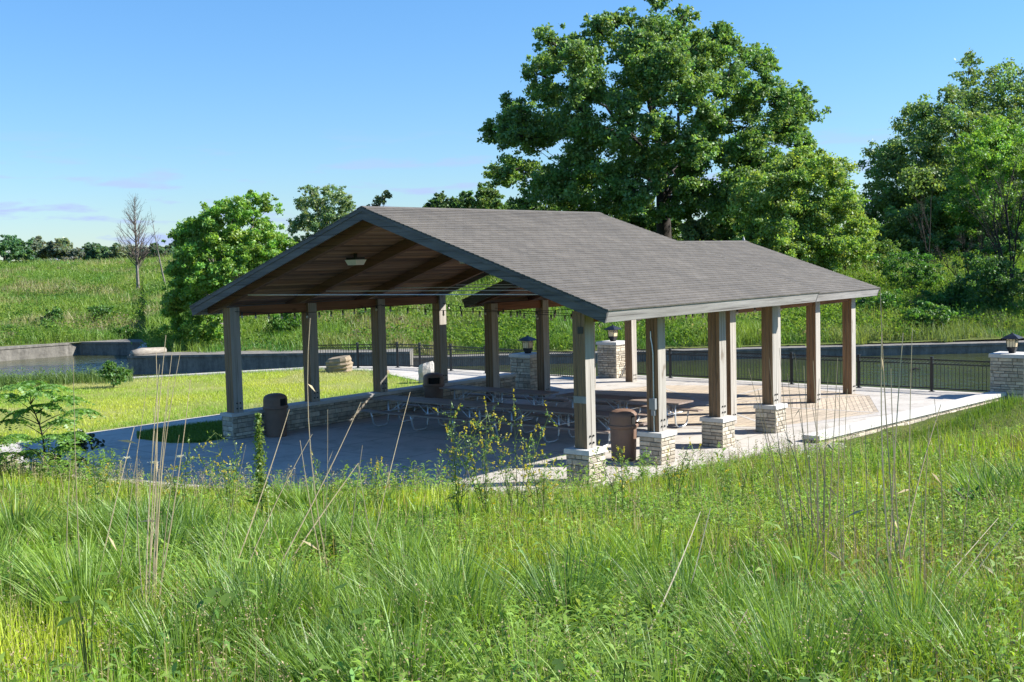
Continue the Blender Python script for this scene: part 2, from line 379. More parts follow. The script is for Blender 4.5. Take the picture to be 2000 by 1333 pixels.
def roof_set(root, g, xa, xb, rafters, raf_d, rng):
    sh = MB(); ce = MB()
    for side in (1, -1):
        f = g.fn(side); n = int(g.len / 0.141); step = (g.len + 0.03) / n
        for k in range(n):                                # every shingle course is a real step
            a0 = -0.03 + k * step; a1 = a0 + step + 0.004; t = 0.93 + 0.14 * rng.random()
            p = [(xa - 0.02, a0, -0.020), (xb + 0.02, a0, -0.020), (xb + 0.02, a1, -0.024), (xa - 0.02, a1, -0.024), (xa - 0.02, a0, 0.011), (xb + 0.02, a0, 0.011), (xb + 0.02, a1, -0.004), (xa - 0.02, a1, -0.004)]
            sh.hexa([f(*q) for q in p], t)
        nb = int(g.len / 0.135)
        for k in range(nb):                               # tongue-and-groove ceiling boards
            a0 = 0.02 + k * (g.len - 0.03) / nb; a1 = a0 + (g.len - 0.03) / nb - 0.008
            ce.box(xa + 0.045, xb - 0.045, a0, a1, -0.066 - 0.004 * (k % 2), -0.026, rng.choice((.55, .8, 1.0, 1.15, 1.45)), f)
    for side in (1, -1):
        f = g.fn(side)
        sh.box(xa - 0.02, xb + 0.02, g.len - 0.17, g.len + 0.004, -0.003, 0.018, 0.95, f)   # ridge cap
    sh.build('roof_shingles', 'shingle', root); ce.build('ceiling_boards', 'ceiling_wood', root)
    for side in (1, -1):
        f = g.fn(side)
        m = MB(); m.box(xa, xb, -0.012, 0.026, -0.265, -0.026, 1.0, f); m.build('eave_board', 'fascia_eave', root)
        for xs in (xa, xb):
            m = MB(); s_ = -1 if xs == xa else 1
            x_in, x_out = (xs, xs - 0.002) if s_ < 0 else (xs, xs + 0.002)
            lo, hi = sorted((xs - s_ * 0.04, xs + s_ * 0.004))
            kk = math.tan(g.th)
            for (h0, h1, ex) in ((-0.275, -0.028, 0.0), (-0.10, -0.028, 0.018)):
                l2, h2 = (lo - ex, lo) if (ex and s_ < 0) else ((hi, hi + ex) if ex else (lo, hi))
                p = [(l2, -0.014, h0), (h2, -0.014, h0), (h2, g.len + h0 * kk - 0.001, h0), (l2, g.len + h0 * kk - 0.001, h0),
                     (l2, -0.014, h1), (h2, -0.014, h1), (h2, g.len + h1 * kk - 0.001, h1), (l2, g.len + h1 * kk - 0.001, h1)]
                m.hexa([f(*q) for q in p])
            m.build('gable_board', 'fascia_rake', root)
        for x in rafters:
            m = MB(); kk = math.tan(g.th); h0, h1 = -0.075 - raf_d, -0.0745
            p = [(x - 0.085, 0.05, h0 + 0.10), (x + 0.085, 0.05, h0 + 0.10), (x + 0.085, g.len + h0 * kk - 0.002, h0), (x - 0.085, g.len + h0 * kk - 0.002, h0),
                 (x - 0.085, 0.05, h1), (x + 0.085, 0.05, h1), (x + 0.085, g.len + h1 * kk - 0.002, h1), (x - 0.085, g.len + h1 * kk - 0.002, h1)]
            m.hexa([f(*q) for q in p]); m.build('rafter', 'timber_rafter', root)

bolt_me = None
def add_post(root, x, y, z0, z1):
    global bolt_me
    m = MB(); w = 2 * PH / 3
    for k in range(3):
        m.box(x - PH, x + PH, y - PH + k * w + (0.004 if k else 0), y - PH + (k + 1) * w - (0.004 if k < 2 else 0), z0, z1)
    for k in range(2): m.box(x - PH + 0.014, x + PH - 0.014, y - PH + (k + 1) * w - 0.004, y - PH + (k + 1) * w + 0.004, z0, z1)
    o = m.build('post', 'timber_post', root)
    for dx in (-0.055, 0.055):
        for dz in (0.11, 0.25):
            if bolt_me is None:
                b = MB(); b.tube([(0, 0.0, 0), (0, -0.022, 0)], 0.020, 8); bo = b.build('bolt', 'black_metal'); bolt_me = bo.data
            else:
                bo = bpy.data.objects.new('bolt', bolt_me); COL.objects.link(bo)
            bo.parent = o; bo.location = (x + dx, y - PH, z0 + dz)
    return o

def add_pier(root, x, y, hw, z0, z1, rng, name='pier', capname='pier_cap', cap=0.098, over=0.03, top_parent=True):
    m = MB(); i = 0.028
    m.box(x - hw + i, x + hw - i, y - hw + i, y + hw - i, z0, z1 - cap, 0.75)
    core = m.build(name + '_core', 'mortar', root) if not top_parent else None
    st = MB(); h = hw - i
    for (ox, oy, ud, nr) in ((-h, -h, (1, 0, 0), (0, -1, 0)), (h, -h, (0, 1, 0), (1, 0, 0)), (h, h, (-1, 0, 0), (0, 1, 0)), (-h, h, (0, -1, 0), (-1, 0, 0))):
        u3 = np.array(ud, float); ext = 0.022
        stone_face(st, np.array((x + ox, y + oy, 0.0)) - u3 * ext, ud, nr, 2 * h + 2 * ext, z0, z1 - cap, rng)
    o = st.build(name, 'stone', root)
    c = m.build('mortar_core', 'mortar', o)
    cp = MB(); q = hw + over
    cp.hexa([(x - q, y - q, z1 - cap), (x + q, y - q, z1 - cap), (x + q, y + q, z1 - cap), (x - q, y + q, z1 - cap), (x - q + .008, y - q + .008, z1), (x + q - .008, y - q + .008, z1), (x + q - .008, y + q - .008, z1), (x - q + .008, y + q - .008, z1)])
    cp.build(capname, 'cap_stone', o)
    return o

prng = random.Random(3)
g1 = Gable(-EO, HE, HR)
pav = thing('picnic_pavilion', 'large open timber picnic pavilion with grey shingle gable roof on stone piers', 'pavilion')
xs1 = [0, S, 2 * S, 3 * S]
roof_set(pav, g1, X0, X1, xs1, 0.29, prng)
zb1 = g1.under(0.0) - 0.29 / cos(g1.th) + 0.0
for x in xs1:
    add_post(pav, x, 0.0, PZ, zb1 - 0.02); add_post(pav, x, WM, WZ, zb1 - 0.02)
    add_pier(pav, x, 0.0, PIER, 0.0, PZ, prng)
for y in (0.0, WM):
    for k in range(3):
        m = MB(); m.box(xs1[k] + PH + 0.003, xs1[k + 1] - PH - 0.003, y - 0.075, y + 0.075, zb1 - 0.26, zb1 - 0.012); m.build('beam', 'timber_beam', pav)
for x in xs1:
    m = MB(); m.tube([(x, 0.75, 3.80), (x, WM - 0.75, 3.80)], 0.012, 6); m.build('tie_rod', 'galvanised', pav)
# small dark plaque and grey strap on the front corner post
m = MB(); m.box(-PH - 0.012, -PH - 0.002, -0.115, 0.02, 3.02, 3.16); m.build('post_plaque', 'black_metal', pav)
m = MB(); m.box(-PH - 0.010, -PH - 0.001, -PH - 0.004, PH + 0.004, 1.62, 1.76); m.build('post_strap', 'grey_paint', pav)

g2 = Gable(YA - EO2, HE2, HR2)
shel = thing('picnic_shelter', 'lower narrower gabled timber shelter joined behind the large pavilion', 'shelter')
xs2 = [X2 + k * S2 for k in range(4)]
roof_set(shel, g2, XB0, XB1, xs2, 0.25, prng)
zb2 = g2.under(YA) - 0.25 / cos(g2.th)
for x in xs2:
    for y in (YA, YB): add_post(shel, x, y, 0.0, zb2 - 0.02)
for y in (YA, YB):
    for k in range(3):
        m = MB(); m.box(xs2[k] + PH + 0.003, xs2[k + 1] - PH - 0.003, y - 0.075, y + 0.075, zb2 - 0.27, zb2 - 0.012); m.build('beam', 'timber_beam', shel)
# vent tip at the far end of the rear ridge
m = MB(); m.lathe([(0.05, 0), (0.05, 0.06), (0.0, 0.18)], 8, (XB1 - 0.12, YR, HR2 - 0.01)); m.build('ridge_finial', 'grey_paint', shel)

# ------------------------------------------------------------------ low stone wall, lamp pillars, retaining wall
def wall_run(p0, p1, thick, z0, z1, label, name='stone_wall', cap=0.085, cat='wall', both=True, over=0.035, capmat='cap_stone', seg=1.1):
    root = thing(name, label, cat); p0 = np.array(p0, float); p1 = np.array(p1, float)
    d = p1 - p0; ln = np.linalg.norm(d); u3 = np.array([d[0] / ln, d[1] / ln, 0]); n3 = np.array([u3[1], -u3[0], 0]); o3 = np.array([p0[0], p0[1], 0])
    h = thick / 2 - 0.028
    core = MB(); P = lambda a, b, z: o3 + u3 * a + n3 * b + _u * z
    core.hexa([P(0.028, -h, z0), P(ln - 0.028, -h, z0), P(ln - 0.028, h, z0), P(0.028, h, z0), P(0.028, -h, z1 - cap), P(ln - 0.028, -h, z1 - cap), P(ln - 0.028, h, z1 - cap), P(0.028, h, z1 - cap)], 0.8)
    st = MB()
    stone_face(st, o3 + n3 * h, u3, n3, ln, z0, z1 - cap, prng)
    stone_face(st, o3 - n3 * h + u3 * ln, -u3, -n3, ln, z0, z1 - cap, prng)
    stone_face(st, o3 - n3 * (h + 0.02) + u3 * 0.028, n3, -u3, 2 * h + 0.04, z0, z1 - cap, prng)
    stone_face(st, o3 + n3 * (h + 0.02) + u3 * (ln - 0.028), -n3, u3, 2 * h + 0.04, z0, z1 - cap, prng)
    so_ = st.build('stone_veneer', 'stone', root); core.build('mortar_core', 'mortar', root)
    cp = MB(); a = -over; q = thick / 2 + over
    while a < ln + over - 0.01:
        b = min(a + seg * prng.uniform(0.8, 1.2), ln + over)
        if ln + over - b < 0.3: b = ln + over
        dz = prng.uniform(-0.003, 0.003)
        cp.hexa([P(a + .003, -q, z1 - cap), P(b - .003, -q, z1 - cap), P(b - .003, q, z1 - cap), P(a + .003, q, z1 - cap), P(a + .003, -q + .008, z1 + dz), P(b - .003, -q + .008, z1 + dz), P(b - .003, q - .008, z1 + dz), P(a + .003, q - .008, z1 + dz)], prng.uniform(0.93, 1.05)); a = b
    cp.build('wall_coping', capmat, root)
    return root
wall_run((-0.27, WM), (11.40, WM), 0.46, 0.0, WZ, 'long low limestone wall with flat grey coping along the lawn side of the pavilion')
wall_run((6.9, -1.62), (17.5, -2.66), 0.42, -0.9, 0.16, 'sunlit limestone retaining wall between the deck and the grassy slope', 'retaining_wall', 0.10)

lamp0 = None
def lamp_pillar(x, y, hw, z0, z1, label, lamp_label):
    global lamp0
    r = thing('lamp_pillar', label, 'pillar', (0, 0, 0), 0, 'limestone lamp pillars')
    add_pier(r, x, y, hw, z0, z1, prng, 'pillar_stone', 'pillar_cap', 0.11, 0.035)
    if lamp0 is None:
        lamp0 = thing('pillar_lamp', lamp_label, 'lamp', (x, y, z1), 0, 'lanterns on the lamp pillars')
        m = MB(); m.hexa([(-.075, -.075, 0), (.075, -.075, 0), (.075, .075, 0), (-.075, .075, 0), (-.10, -.10, .10), (.10, -.10, .10), (.10, .10, .10), (-.10, .10, .10)])
        m.hexa([(-.105, -.105, .10), (.105, -.105, .10), (.105, .105, .10), (-.105, .105, .10), (-.135, -.135, .18), (.135, -.135, .18), (.135, .135, .18), (-.135, .135, .18)])
        m.build('lamp_base', 'black_metal', lamp0)
        for k in range(4):
            a = k * pi / 2; ca, sa = cos(a), sin(a); rr = lambda p: (p[0] * ca - p[1] * sa, p[0] * sa + p[1] * ca, p[2])
            g_ = MB(); g_.add([rr(p) for p in ((-.115, -.118, .19), (.115, -.118, .19), (.128, -.131, .43), (-.128, -.131, .43))], [(0, 1, 2, 3)])
            g_.add([rr(p) for p in ((-.115, -.112, .19), (.115, -.112, .19), (.128, -.125, .43), (-.128, -.125, .43))], [(3, 2, 1, 0)]); g_.build('lamp_pane', 'lamp_glass', lamp0)
        m = MB()
        for k in range(4):
            a = k * pi / 2; ca, sa = cos(a), sin(a); rr = lambda p: (p[0] * ca - p[1] * sa, p[0] * sa + p[1] * ca, p[2])
            m.tube([rr((-.122, -.122, .18)), rr((-.136, -.136, .45))], 0.010, 4)
            for t in (-0.045, 0.045): m.tube([rr((t, -.123, .18)), rr((t, -.136, .45))], 0.004, 4)
            m.tube([rr((-.13, -.134, .36)), rr((-.06, -.137, .41)), rr((0, -.134, .36)), rr((.06, -.137, .41)), rr((.13, -.134, .36))], 0.005, 4)
            m.tube([rr((-.134, -.137, .44)), rr((.134, -.137, .44))], 0.014, 4)
        m.build('lamp_frame', 'black_metal', lamp0)
        m = MB(); q = [(.26, .455), (.15, .53), (.02, .60), (.02, .63)]
        vs = []
        for r_, z_ in [(.26, .445)] + q: vs += [(-r_, -r_, z_), (r_, -r_, z_), (r_, r_, z_), (-r_, r_, z_)]
        fs = [(3, 2, 1, 0)] + [(i * 4 + k, i * 4 + (k + 1) % 4, i * 4 + 4 + (k + 1) % 4, i * 4 + 4 + k) for i in range(4) for k in range(4)] + [(16, 17, 18, 19)]
        m.add(vs, fs); m.build('lamp_roof', 'black_metal', lamp0)
    else: dup(lamp0, (x, y, z1), 0, lamp_label)
lamp_pillar(11.95 + 0.36, WM - 0.05, 0.44, 0.0, 1.30, 'shaded limestone lamp pillar closing the end of the low wall', 'black lantern on the shaded pillar at the end of the low wall')
lamp_pillar(17.05 + 0.42, 11.05 + 0.40, 0.44, 0.0, 1.36, 'tall limestone lamp pillar beside the fence, one face in full sun', 'black lantern on the pillar beside the fence, just under the roof corner')
lamp_pillar(17.55 + 0.50, -2.90, 0.50, -0.5, 1.31, 'limestone lamp pillar at the end of the retaining wall by the grass', 'black lantern on the pillar above the grassy slope, at the right edge')

# ------------------------------------------------------------------ terrain
def seg_dist(X, Y, poly, closed=False):
    pts = np.array(poly, float); D = np.full(X.shape, 1e9)
    n = len(pts) if closed else len(pts) - 1
    for i in range(n):
        a = pts[i]; b = pts[(i + 1) % len(pts)]; ab = b - a; L2 = ab @ ab
        t = np.clip(((X - a[0]) * ab[0] + (Y - a[1]) * ab[1]) / L2, 0, 1)
        D = np.minimum(D, np.hypot(X - a[0] - t * ab[0], Y - a[1] - t * ab[1]))
    return D
def inside(X, Y, poly):
    r = np.zeros(X.shape, bool); n = len(poly)
    for i in range(n):
        x1, y1 = poly[i]; x2, y2 = poly[(i + 1) % n]
        c = ((y1 > Y) != (y2 > Y)); r ^= c & (X < (x2 - x1) * (Y - y1) / ((y2 - y1) if y2 != y1 else 1e-9) + x1)
    return r
PAD_EDGE = [(-60, 75), (-14, 24), (-8.2, 16.8), (-5.7, 12.5), (-5.25, 10), (-5.05, 7.5), (-4.05, 4), (-1.65, .55), (-.35, -.75), (2.4, -1.05), (5.4, -1.55), (8.3, -2.0), (13, -2.55), (18.0, -3.6), (22, -60)]
HILL_NEAR = PAD_EDGE + [(-200, -60), (-200, 75)]
BANK = [(18.4, -60), (18.4, 12.0), (17.1, 12.2), (17.1, 22.5), (15.8, 25.7), (8.2, 30.1), (3, 33.2), (-8, 39.5), (-25, 48), (-60, 62)]
LAND = BANK + [(-200, 62), (-200, -60)]
_ph = RNG.uniform(0, 6.28, (6, 2))
def ripple(X, Y, s=1.0):
    r = 0
    for i, (k, a) in enumerate(((.35, .5), (.6, .3), (1.1, .14), (1.9, .07), (3.1, .04))):
        th_ = 1.3 * i + .4
        r = r + a * np.sin(k * (X * cos(th_) + Y * sin(th_)) + _ph[i, 0]) * np.cos(k * .8 * (Y * cos(th_) - X * sin(th_)) + _ph[i, 1])
    return r * s
def h_near(X, Y):
    X = np.asarray(X, float); Y = np.asarray(Y, float)
    d = np.where(inside(X, Y, HILL_NEAR), seg_dist(X, Y, PAD_EDGE), 0.0)
    hill = 0.128 * d * (d / (d + 1.2)) + 0.10 * ripple(X, Y) * np.clip(d / 4, 0, 1)
    dip = -0.95 * np.clip((X - 4.5) / 5, 0, 1) ** .8 * np.exp(-(d / 7) ** 2) * np.clip(d / .7, 0, 1)
    z = hill + dip - 0.05
    b = np.where(inside(X, Y, LAND), 0.0, seg_dist(X, Y, BANK))
    return z - np.clip(b * 1.1, 0, 1.9)

xs = np.arange(-62, 24.1, 0.3); ys = np.arange(-40, 66, 0.3)
GX, GY = np.meshgrid(xs, ys, indexing='ij'); GZ = h_near(GX, GY)
h_exact = h_near
def h_near(X, Y):                                   # height of the terrain mesh itself
    X = np.asarray(X, float); Y = np.asarray(Y, float)
    fx = np.clip((X - xs[0]) / .3, 0, len(xs) - 1.001); fy = np.clip((Y - ys[0]) / .3, 0, len(ys) - 1.001); i = fx.astype(int); j = fy.astype(int); u = fx - i; v = fy - j
    return GZ[i, j] * (1 - u) * (1 - v) + GZ[i + 1, j] * u * (1 - v) + GZ[i, j + 1] * (1 - u) * v + GZ[i + 1, j + 1] * u * v
ni, nj = GX.shape; idx = np.arange(ni * nj).reshape(ni, nj)
fq = np.stack([idx[:-1, :-1], idx[1:, :-1], idx[1:, 1:], idx[:-1, 1:]], -1).reshape(-1, 4)
o = raw_mesh('ground', np.stack([GX, GY, GZ], -1).reshape(-1, 3), fq, None, 'meadow_soil'); tag(o, kind='structure')
o.data.polygons.foreach_set('use_smooth', [True] * len(o.data.polygons))

# far side of the canal: polar table (a = lateral / forward)
TA = np.array([-.95, -.44, -.33, -.3145, -.3135, -.30, -.20, -.09, -.085, 0.0, .13, .20, .35, .44, .60, .95])
TSW = np.array([62, 70.5, 74.5, 73.5, 61.5, 60.8, 60.0, 59.0, 59.3, 59.4, 59.4, 59.4, 59.2, 59.2, 59, 59])
TZW = np.array([.1, .1, .05, .05, .2, .2, .2, .2, -.18, -.18, -.18, -.18, -.15, -.1, -.1, -.1])
TSC = np.array([175, 168, 162, 160, 158, 155, 135, 112, 112, 94, 90, 90, 100, 100, 110, 130])
TZC = np.array([5.6, 5.6, 5.7, 5.7, 5.7, 5.8, 5.6, 5.3, 5.3, 5.2, 5.1, 5.1, 5.0, 5.2, 5.2, 5.2])
def h_far_as(a, s):
    sw = np.interp(a, TA, TSW); zw = np.interp(a, TA, TZW); sc_ = np.interp(a, TA, TSC); zc = np.interp(a, TA, TZC)
    n = np.clip((s - sw) / (sc_ - sw), 0, 1); f = n ** 0.95
    over = np.clip((s - sc_) / 100, 0, 20)
    return zw + (zc - zw) * f + 0.25 * ripple(s * .25 + 31, a * 60, 1) * np.clip(n * 4, 0, 1) - 0.6 * np.clip(over, 0, 3)
def far_xy(a, s): return CAM[0] + s * _f[0] + a * s * _r[0], CAM[1] + s * _f[1] + a * s * _r[1]
def as_of(x, y):
    s = (x - CAM[0]) * _f[0] + (y - CAM[1]) * _f[1]; t = (x - CAM[0]) * _r[0] + (y - CAM[1]) * _r[1]; return t / s, s
def h_far(x, y): a, s = as_of(x, y); return h_far_as(a, s)
av = np.unique(np.concatenate([np.linspace(-.95, .95, 220), TA])); kv = np.linspace(0, 1, 70)
A, Kk = np.meshgrid(av, kv, indexing='ij'); SWW = np.interp(A, TA, TSW)
SS = SWW + 75 * Kk + 70 * Kk ** 3 + 1400 * Kk ** 12
FX, FY = far_xy(A, SS); FZ = h_far_as(A, SS); ni, nj = A.shape; idx = np.arange(ni * nj).reshape(ni, nj)
fq = np.stack([idx[:-1, :-1], idx[:-1, 1:], idx[1:, 1:], idx[1:, :-1]], -1).reshape(-1, 4)
o = raw_mesh('hillside', np.stack([FX, FY, FZ], -1).reshape(-1, 3), fq, None, 'hill_soil'); tag(o, kind='structure')
o.data.polygons.foreach_set('use_smooth', [True] * len(o.data.polygons))

m = MB(); m.add([(-260, -200, -0.72), (300, -200, -0.72), (300, 260, -0.72), (-260, 260, -0.72)], [(0, 1, 2, 3)])
tag(m.build('canal_water', 'water'), kind='structure')

# paving
PAVE = [(-6.6, 16.15), (-5.6, 12.5), (-5.15, 10), (-4.95, 7.5), (-3.95, 4), (-1.5, .7), (-.3, -.62), (2.4, -.88), (5.4, -1.36), (6.9, -1.55), (17.9, -2.72), (18.42, -2.9), (18.42, 11.9), (17.15, 12.15), (17.15, 22.5), (15.9, 25.6), (14.6, 25.2), (15.2, 22.2), (13.6, 18.8), (12.8, 16.8), (12.3, 16.15)]
m = MB(); m.prism(PAVE, -1.6, 0.0); tag(m.build('paving', 'concrete'), kind='structure')
m = MB(); m.prism([(15.9, 25.6), (8.2, 30.0), (8.0, 29.55), (15.6, 25.1)], -1.6, 0.03); tag(m.build('canal_coping', 'coping'), kind='structure')
LAWN = [(-6.9, 16.16), (12.28, 16.16), (12.76, 16.85), (13.55, 18.85), (15.1, 22.2), (14.55, 25.3), (8.0, 29.5), (3, 32.6), (-8, 38.8), (-25, 46), (-14, 24.2), (-8.1, 17)]
m = MB(); m.prism(LAWN, -0.3, -0.012); tag(m.build('lawn', 'lawn_soil'), kind='structure')
ISLE = [(-1.5, 13.8), (-1.0, 14.6), (.3, 14.7), (1.8, 14.4), (2.2, 13.6), (1.2, 12.3), (-.3, 11.62), (-1.05, 11.62), (-1.5, 12.3)]
m = MB(); m.prism(ISLE, -0.1, 0.010); tag(m.build('grass_island', 'lawn_soil'), kind='structure')
GRAV = [(-6.2, 13.0), (-5.75, 10), (-5.55, 7.4), (-4.5, 3.8), (-2.0, .2), (-.6, -1.15), (2.4, -1.6), (5.3, -2.1), (7.2, -2.3), (6.9, -1.2), (2.4, -.6), (-.3, -.3), (-3.5, 4), (-4.6, 7.5), (-4.9, 10), (-5.4, 12.6)]
m = MB(); m.prism(GRAV, -0.4, -0.006); tag(m.build('gravel_path', 'gravel'), kind='structure')

# wood inlay in the paving: octagon of boards, one direction per sector
DC = np.array([12.15, 4.35]); DR = 5.35; dk = MB(); dband = MB()
VX = [DC + DR * np.array([cos(radians(-86 + 45 * k)), sin(radians(-86 + 45 * k))]) for k in range(8)]
for k in range(8):
    va, vb = VX[k], VX[(k + 1) % 8]; ap = DR * cos(pi / 8); nb = 36
    for i in range(nb):
        t0 = 0.10 + 0.90 * i / nb; t1 = 0.10 + 0.90 * (i + 1) / nb - 0.0016
        q = [DC + (va - DC) * t0, DC + (va - DC) * t1, DC + (vb - DC) * t1, DC + (vb - DC) * t0]
        mid = sum(q) / 4; q = [mid + (p - mid) * np.array([1, 1]) * 0.995 for p in q]
        dk.add([(p[0], p[1], 0.006) for p in q], [(0, 1, 2, 3)], prng.choice((0.78, 0.93, 0.98, 1.02, 1.05)))
m_, nt_, b_ = None, None, None
o = dk.build('deck_boards', 'deck_wood'); tag(o, kind='structure')
for k in range(8):
    for R0, R1 in ((1.0, 1.07),):
        va, vb = VX[k] - DC, VX[(k + 1) % 8] - DC
        dband.add([(*(DC + va * R0), .005), (*(DC + va * R1), .005), (*(DC + vb * R1), .005), (*(DC + vb * R0), .005)], [(0, 1, 2, 3)])
    d = VX[k] - DC; n_ = np.array([-d[1], d[0]]) / DR * 0.06
    dband.add([(*(DC + d * .1 - n_), .010), (*(DC + d - n_), .010), (*(DC + d + n_), .010), (*(DC + d * .1 + n_), .010)], [(0, 1, 2, 3)])
tag(dband.build('deck_border', 'coping'), kind='structure')

# ------------------------------------------------------------------ canal walls
def canal_wall(name, pts, z0, z1, depth, label, cat='wall', lip=0.06):
    """vertical wall along pts (front line); depth = thickness away from the camera"""
    m = MB(); n = len(pts)
    for i in range(n - 1):
        a = np.array(pts[i], float); b = np.array(pts[i + 1], float)
        away = np.array([_f[0], _f[1]]); 
        A1, B1 = a + away * depth, b + away * depth
        za, zb = (z1, z1) if not isinstance(z1, (list, tuple)) else (z1[i], z1[i + 1])
        m.hexa([(*a, z0), (*b, z0), (*B1, z0), (*A1, z0), (*a, za - .12), (*b, zb - .12), (*B1, zb - .12), (*A1, za - .12)])
        a2, b2 = a - away * lip, b - away * lip
        m.hexa([(*a2, za - .12), (*b2, zb - .12), (*B1, zb - .12), (*A1, za - .12), (*a2, za), (*b2, zb), (*B1, zb), (*A1, za)])
    o = m.build(name, 'canal_concrete'); tag(o, label, cat); return o
P2 = lambda u, v, z: tuple(at_z(u, v, z)[:2])
def ground_pt(a, s): x, y = far_xy(a, s); return (x, y)
canal_wall('canal_wall', [ground_pt(-.088, 58.3), ground_pt(0, 58.4), ground_pt(.2, 58.35), ground_pt(.45, 58.1), ground_pt(.8, 57.5)], -1.6, -0.22, 1.3, 'long low dark concrete canal wall below the right hillside')
q0 = ground_pt(-.3313, 58.6)
canal_wall('quay_wall', [q0, ground_pt(-.20, 57.6), ground_pt(-.088, 56.6)], -1.6, 0.22, 2.0, 'dark stained concrete quay wall facing the lawn, below the leafy tree')
canal_wall('canal_wall', [ground_pt(-.62, 61), ground_pt(-.44, 69.5), ground_pt(-.372, 73.2)], -1.6, 0.10, 3.2, 'sunlit block of the far canal wall at the left edge')
canal_wall('canal_wall', [ground_pt(-.372, 73.2), ground_pt(-.315, 71.6), ground_pt(-.28, 70.8)], -1.6, 0.10, 2.6, 'shaded stretch of the far canal wall behind the quay corner')
qs = [q0, ground_pt(-.3145, 71.5), ground_pt(-.29, 72.5), ground_pt(-.28, 58.6)]
m = MB(); m.prism(qs, -1.6, 0.16); tag(m.build('quay_top', 'coping'), kind='structure')
a_, b_ = at_z(258, 692, .30), at_z(322, 686, .30)
m = MB(); m.tube([a_, a_ * .7 + b_ * .3 + np.array([0, 0, .05]), b_ + np.array([0, 0, .03])], [.19, .22, .17], 9); tag(m.build('driftwood_log', 'log_wood', smooth=True), 'pale driftwood log lying on the corner of the quay', 'log')

# ------------------------------------------------------------------ fences
def fence(pts, label, label_post=None, end_posts=True):
    root = thing('canal_fence', label, 'fence')
    for i, p in enumerate(pts):
        if not end_posts and i in (0, len(pts) - 1): continue
        m = MB(); m.box(p[0] - .038, p[0] + .038, p[1] - .038, p[1] + .038, 0, 1.08); m.box(p[0] - .048, p[0] + .048, p[1] - .048, p[1] + .048, 1.08, 1.11)
        m.box(p[0] - .08, p[0] + .08, p[1] - .08, p[1] + .08, 0.001, 0.014); m.build('fence_post', 'black_metal', root)
    for a, b in zip(pts[:-1], pts[1:]):
        a = np.array([*a, 0.0]); b = np.array([*b, 0.0]); d = b - a; ln = np.linalg.norm(d); u3 = d / ln; n3 = np.array([-u3[1], u3[0], 0])
        m = MB()
        def bar(s0, s1, w, z0, z1):
            P = lambda s_, t_, z_: a + u3 * s_ + n3 * t_ + _u * z_
            m.hexa([P(s0, -w, z0), P(s1, -w, z0), P(s1, w, z0), P(s0, w, z0), P(s0, -w, z1), P(s1, -w, z1), P(s1, w, z1), P(s0, w, z1)])
        for z0, z1 in ((.09, .125), (.865, .895), (1.0, 1.035)): bar(.04, ln - .04, .016, z0, z1)
        k = int((ln - .1) / .112)
        for i in range(k + 1):
            s_ = .05 + (ln - .1) * i / k; bar(s_ - .008, s_ + .008, .008, .125, .865)
            if i < k:
                c = a + u3 * (s_ + (ln - .1) / k / 2) + _u * .948
                m.tube([c + (u3 * cos(t) + _u * sin(t)) * .045 for t in np.linspace(0, 2 * pi, 11)], .008, 4, caps=False)
        m.build('fence_panel', 'black_metal', root)
    return root
fence([(18.1, 11.0), (18.1, 9.32), (18.1, 6.87), (18.1, 4.42), (18.1, 2.0), (18.1, -.43), (18.08, -2.42)], 'black iron fence with ring frieze along the sunny deck, ending at the right pillar', end_posts=False)
fence([(15.9, 11.9), (16.15, 14.6), (16.45, 17.0), (16.65, 19.1), (16.75, 21.0), (16.75, 22.35), (15.85, 23.9), (14.9, 25.5)], 'black iron fence with ring frieze around the white patio beyond the lawn')

# ------------------------------------------------------------------ picnic tables
def make_table(ln, label):
    t = thing('picnic_table', label, 'picnic table', (0, 0, 0), 0, 'long picnic tables under the pavilion')
    m = MB()
    for k in range(5):
        x0 = -.38 + k * .153; m.box(x0, x0 + .147, -ln / 2, ln / 2, .715, .757, prng.uniform(.85, 1.15))
    for y in (-ln / 2 + .45, 0, ln / 2 - .45): m.box(-.36, .36, y - .04, y + .04, .68, .7149, .7)
    m.build('tabletop', 'table_plank', t)
    for s_ in (-1, 1):
        m = MB()
        for k in range(2): x0 = s_ * .74 - .13 + k * .133; m.box(x0, x0 + .127, -ln / 2, ln / 2, .425, .465, prng.uniform(.85, 1.15))
        m.build('bench_seat', 'table_plank', t)
    for y in (-ln / 2 + .45, 0.0, ln / 2 - .45):
        m = MB(); r = .024
        for s_ in (-1, 1):
            p = [(s_ * .86, y, .415), (s_ * .83, y, .30), (s_ * .79, y, .14), (s_ * .73, y, .055), (s_ * .64, y, .026), (s_ * .36, y, .026), (s_ * .27, y, .055), (s_ * .215, y, .14), (s_ * .20, y, .30), (s_ * .19, y, .68)]
            m.tube(p, r, 7)
            m.tube([(s_ * .86, y, .405), (s_ * .20, y, .405)], r * .8, 6)
            m.tube([(s_ * .12, y, .68), (s_ * .05, y + .001, .40)], .006, 4)
            yy = .5 if y <= 0 else -.5
            m.tube([(s_ * .17, y, .36), (s_ * .1, y + yy, .685)], .014, 5)
            m.box(s_ * .74 - .13, s_ * .74 + .13, y - .03, y + .03, .413, .4249)
        m.tube([(-.2, y, .405), (.2, y, .405)], r * .8, 6); m.build('table_frame', 'galvanised', t, smooth=True)
    return t
t0 = make_table(3.95, 'front-row picnic table beside the low stone wall, with galvanised pipe legs')
t0.location = (4.02, 8.10, 0)
dup(t0, (4.16, 3.72, 0), 0, 'front-row picnic table behind the front corner post and the brown trash can')
dup(t0, (6.92, 8.25, 0), 0, 'back-row picnic table with one end against the trash can by the wall')
dup(t0, (6.95, 3.85, 0), 0, 'back-row picnic table whose end catches a patch of sun beside the conduit post')

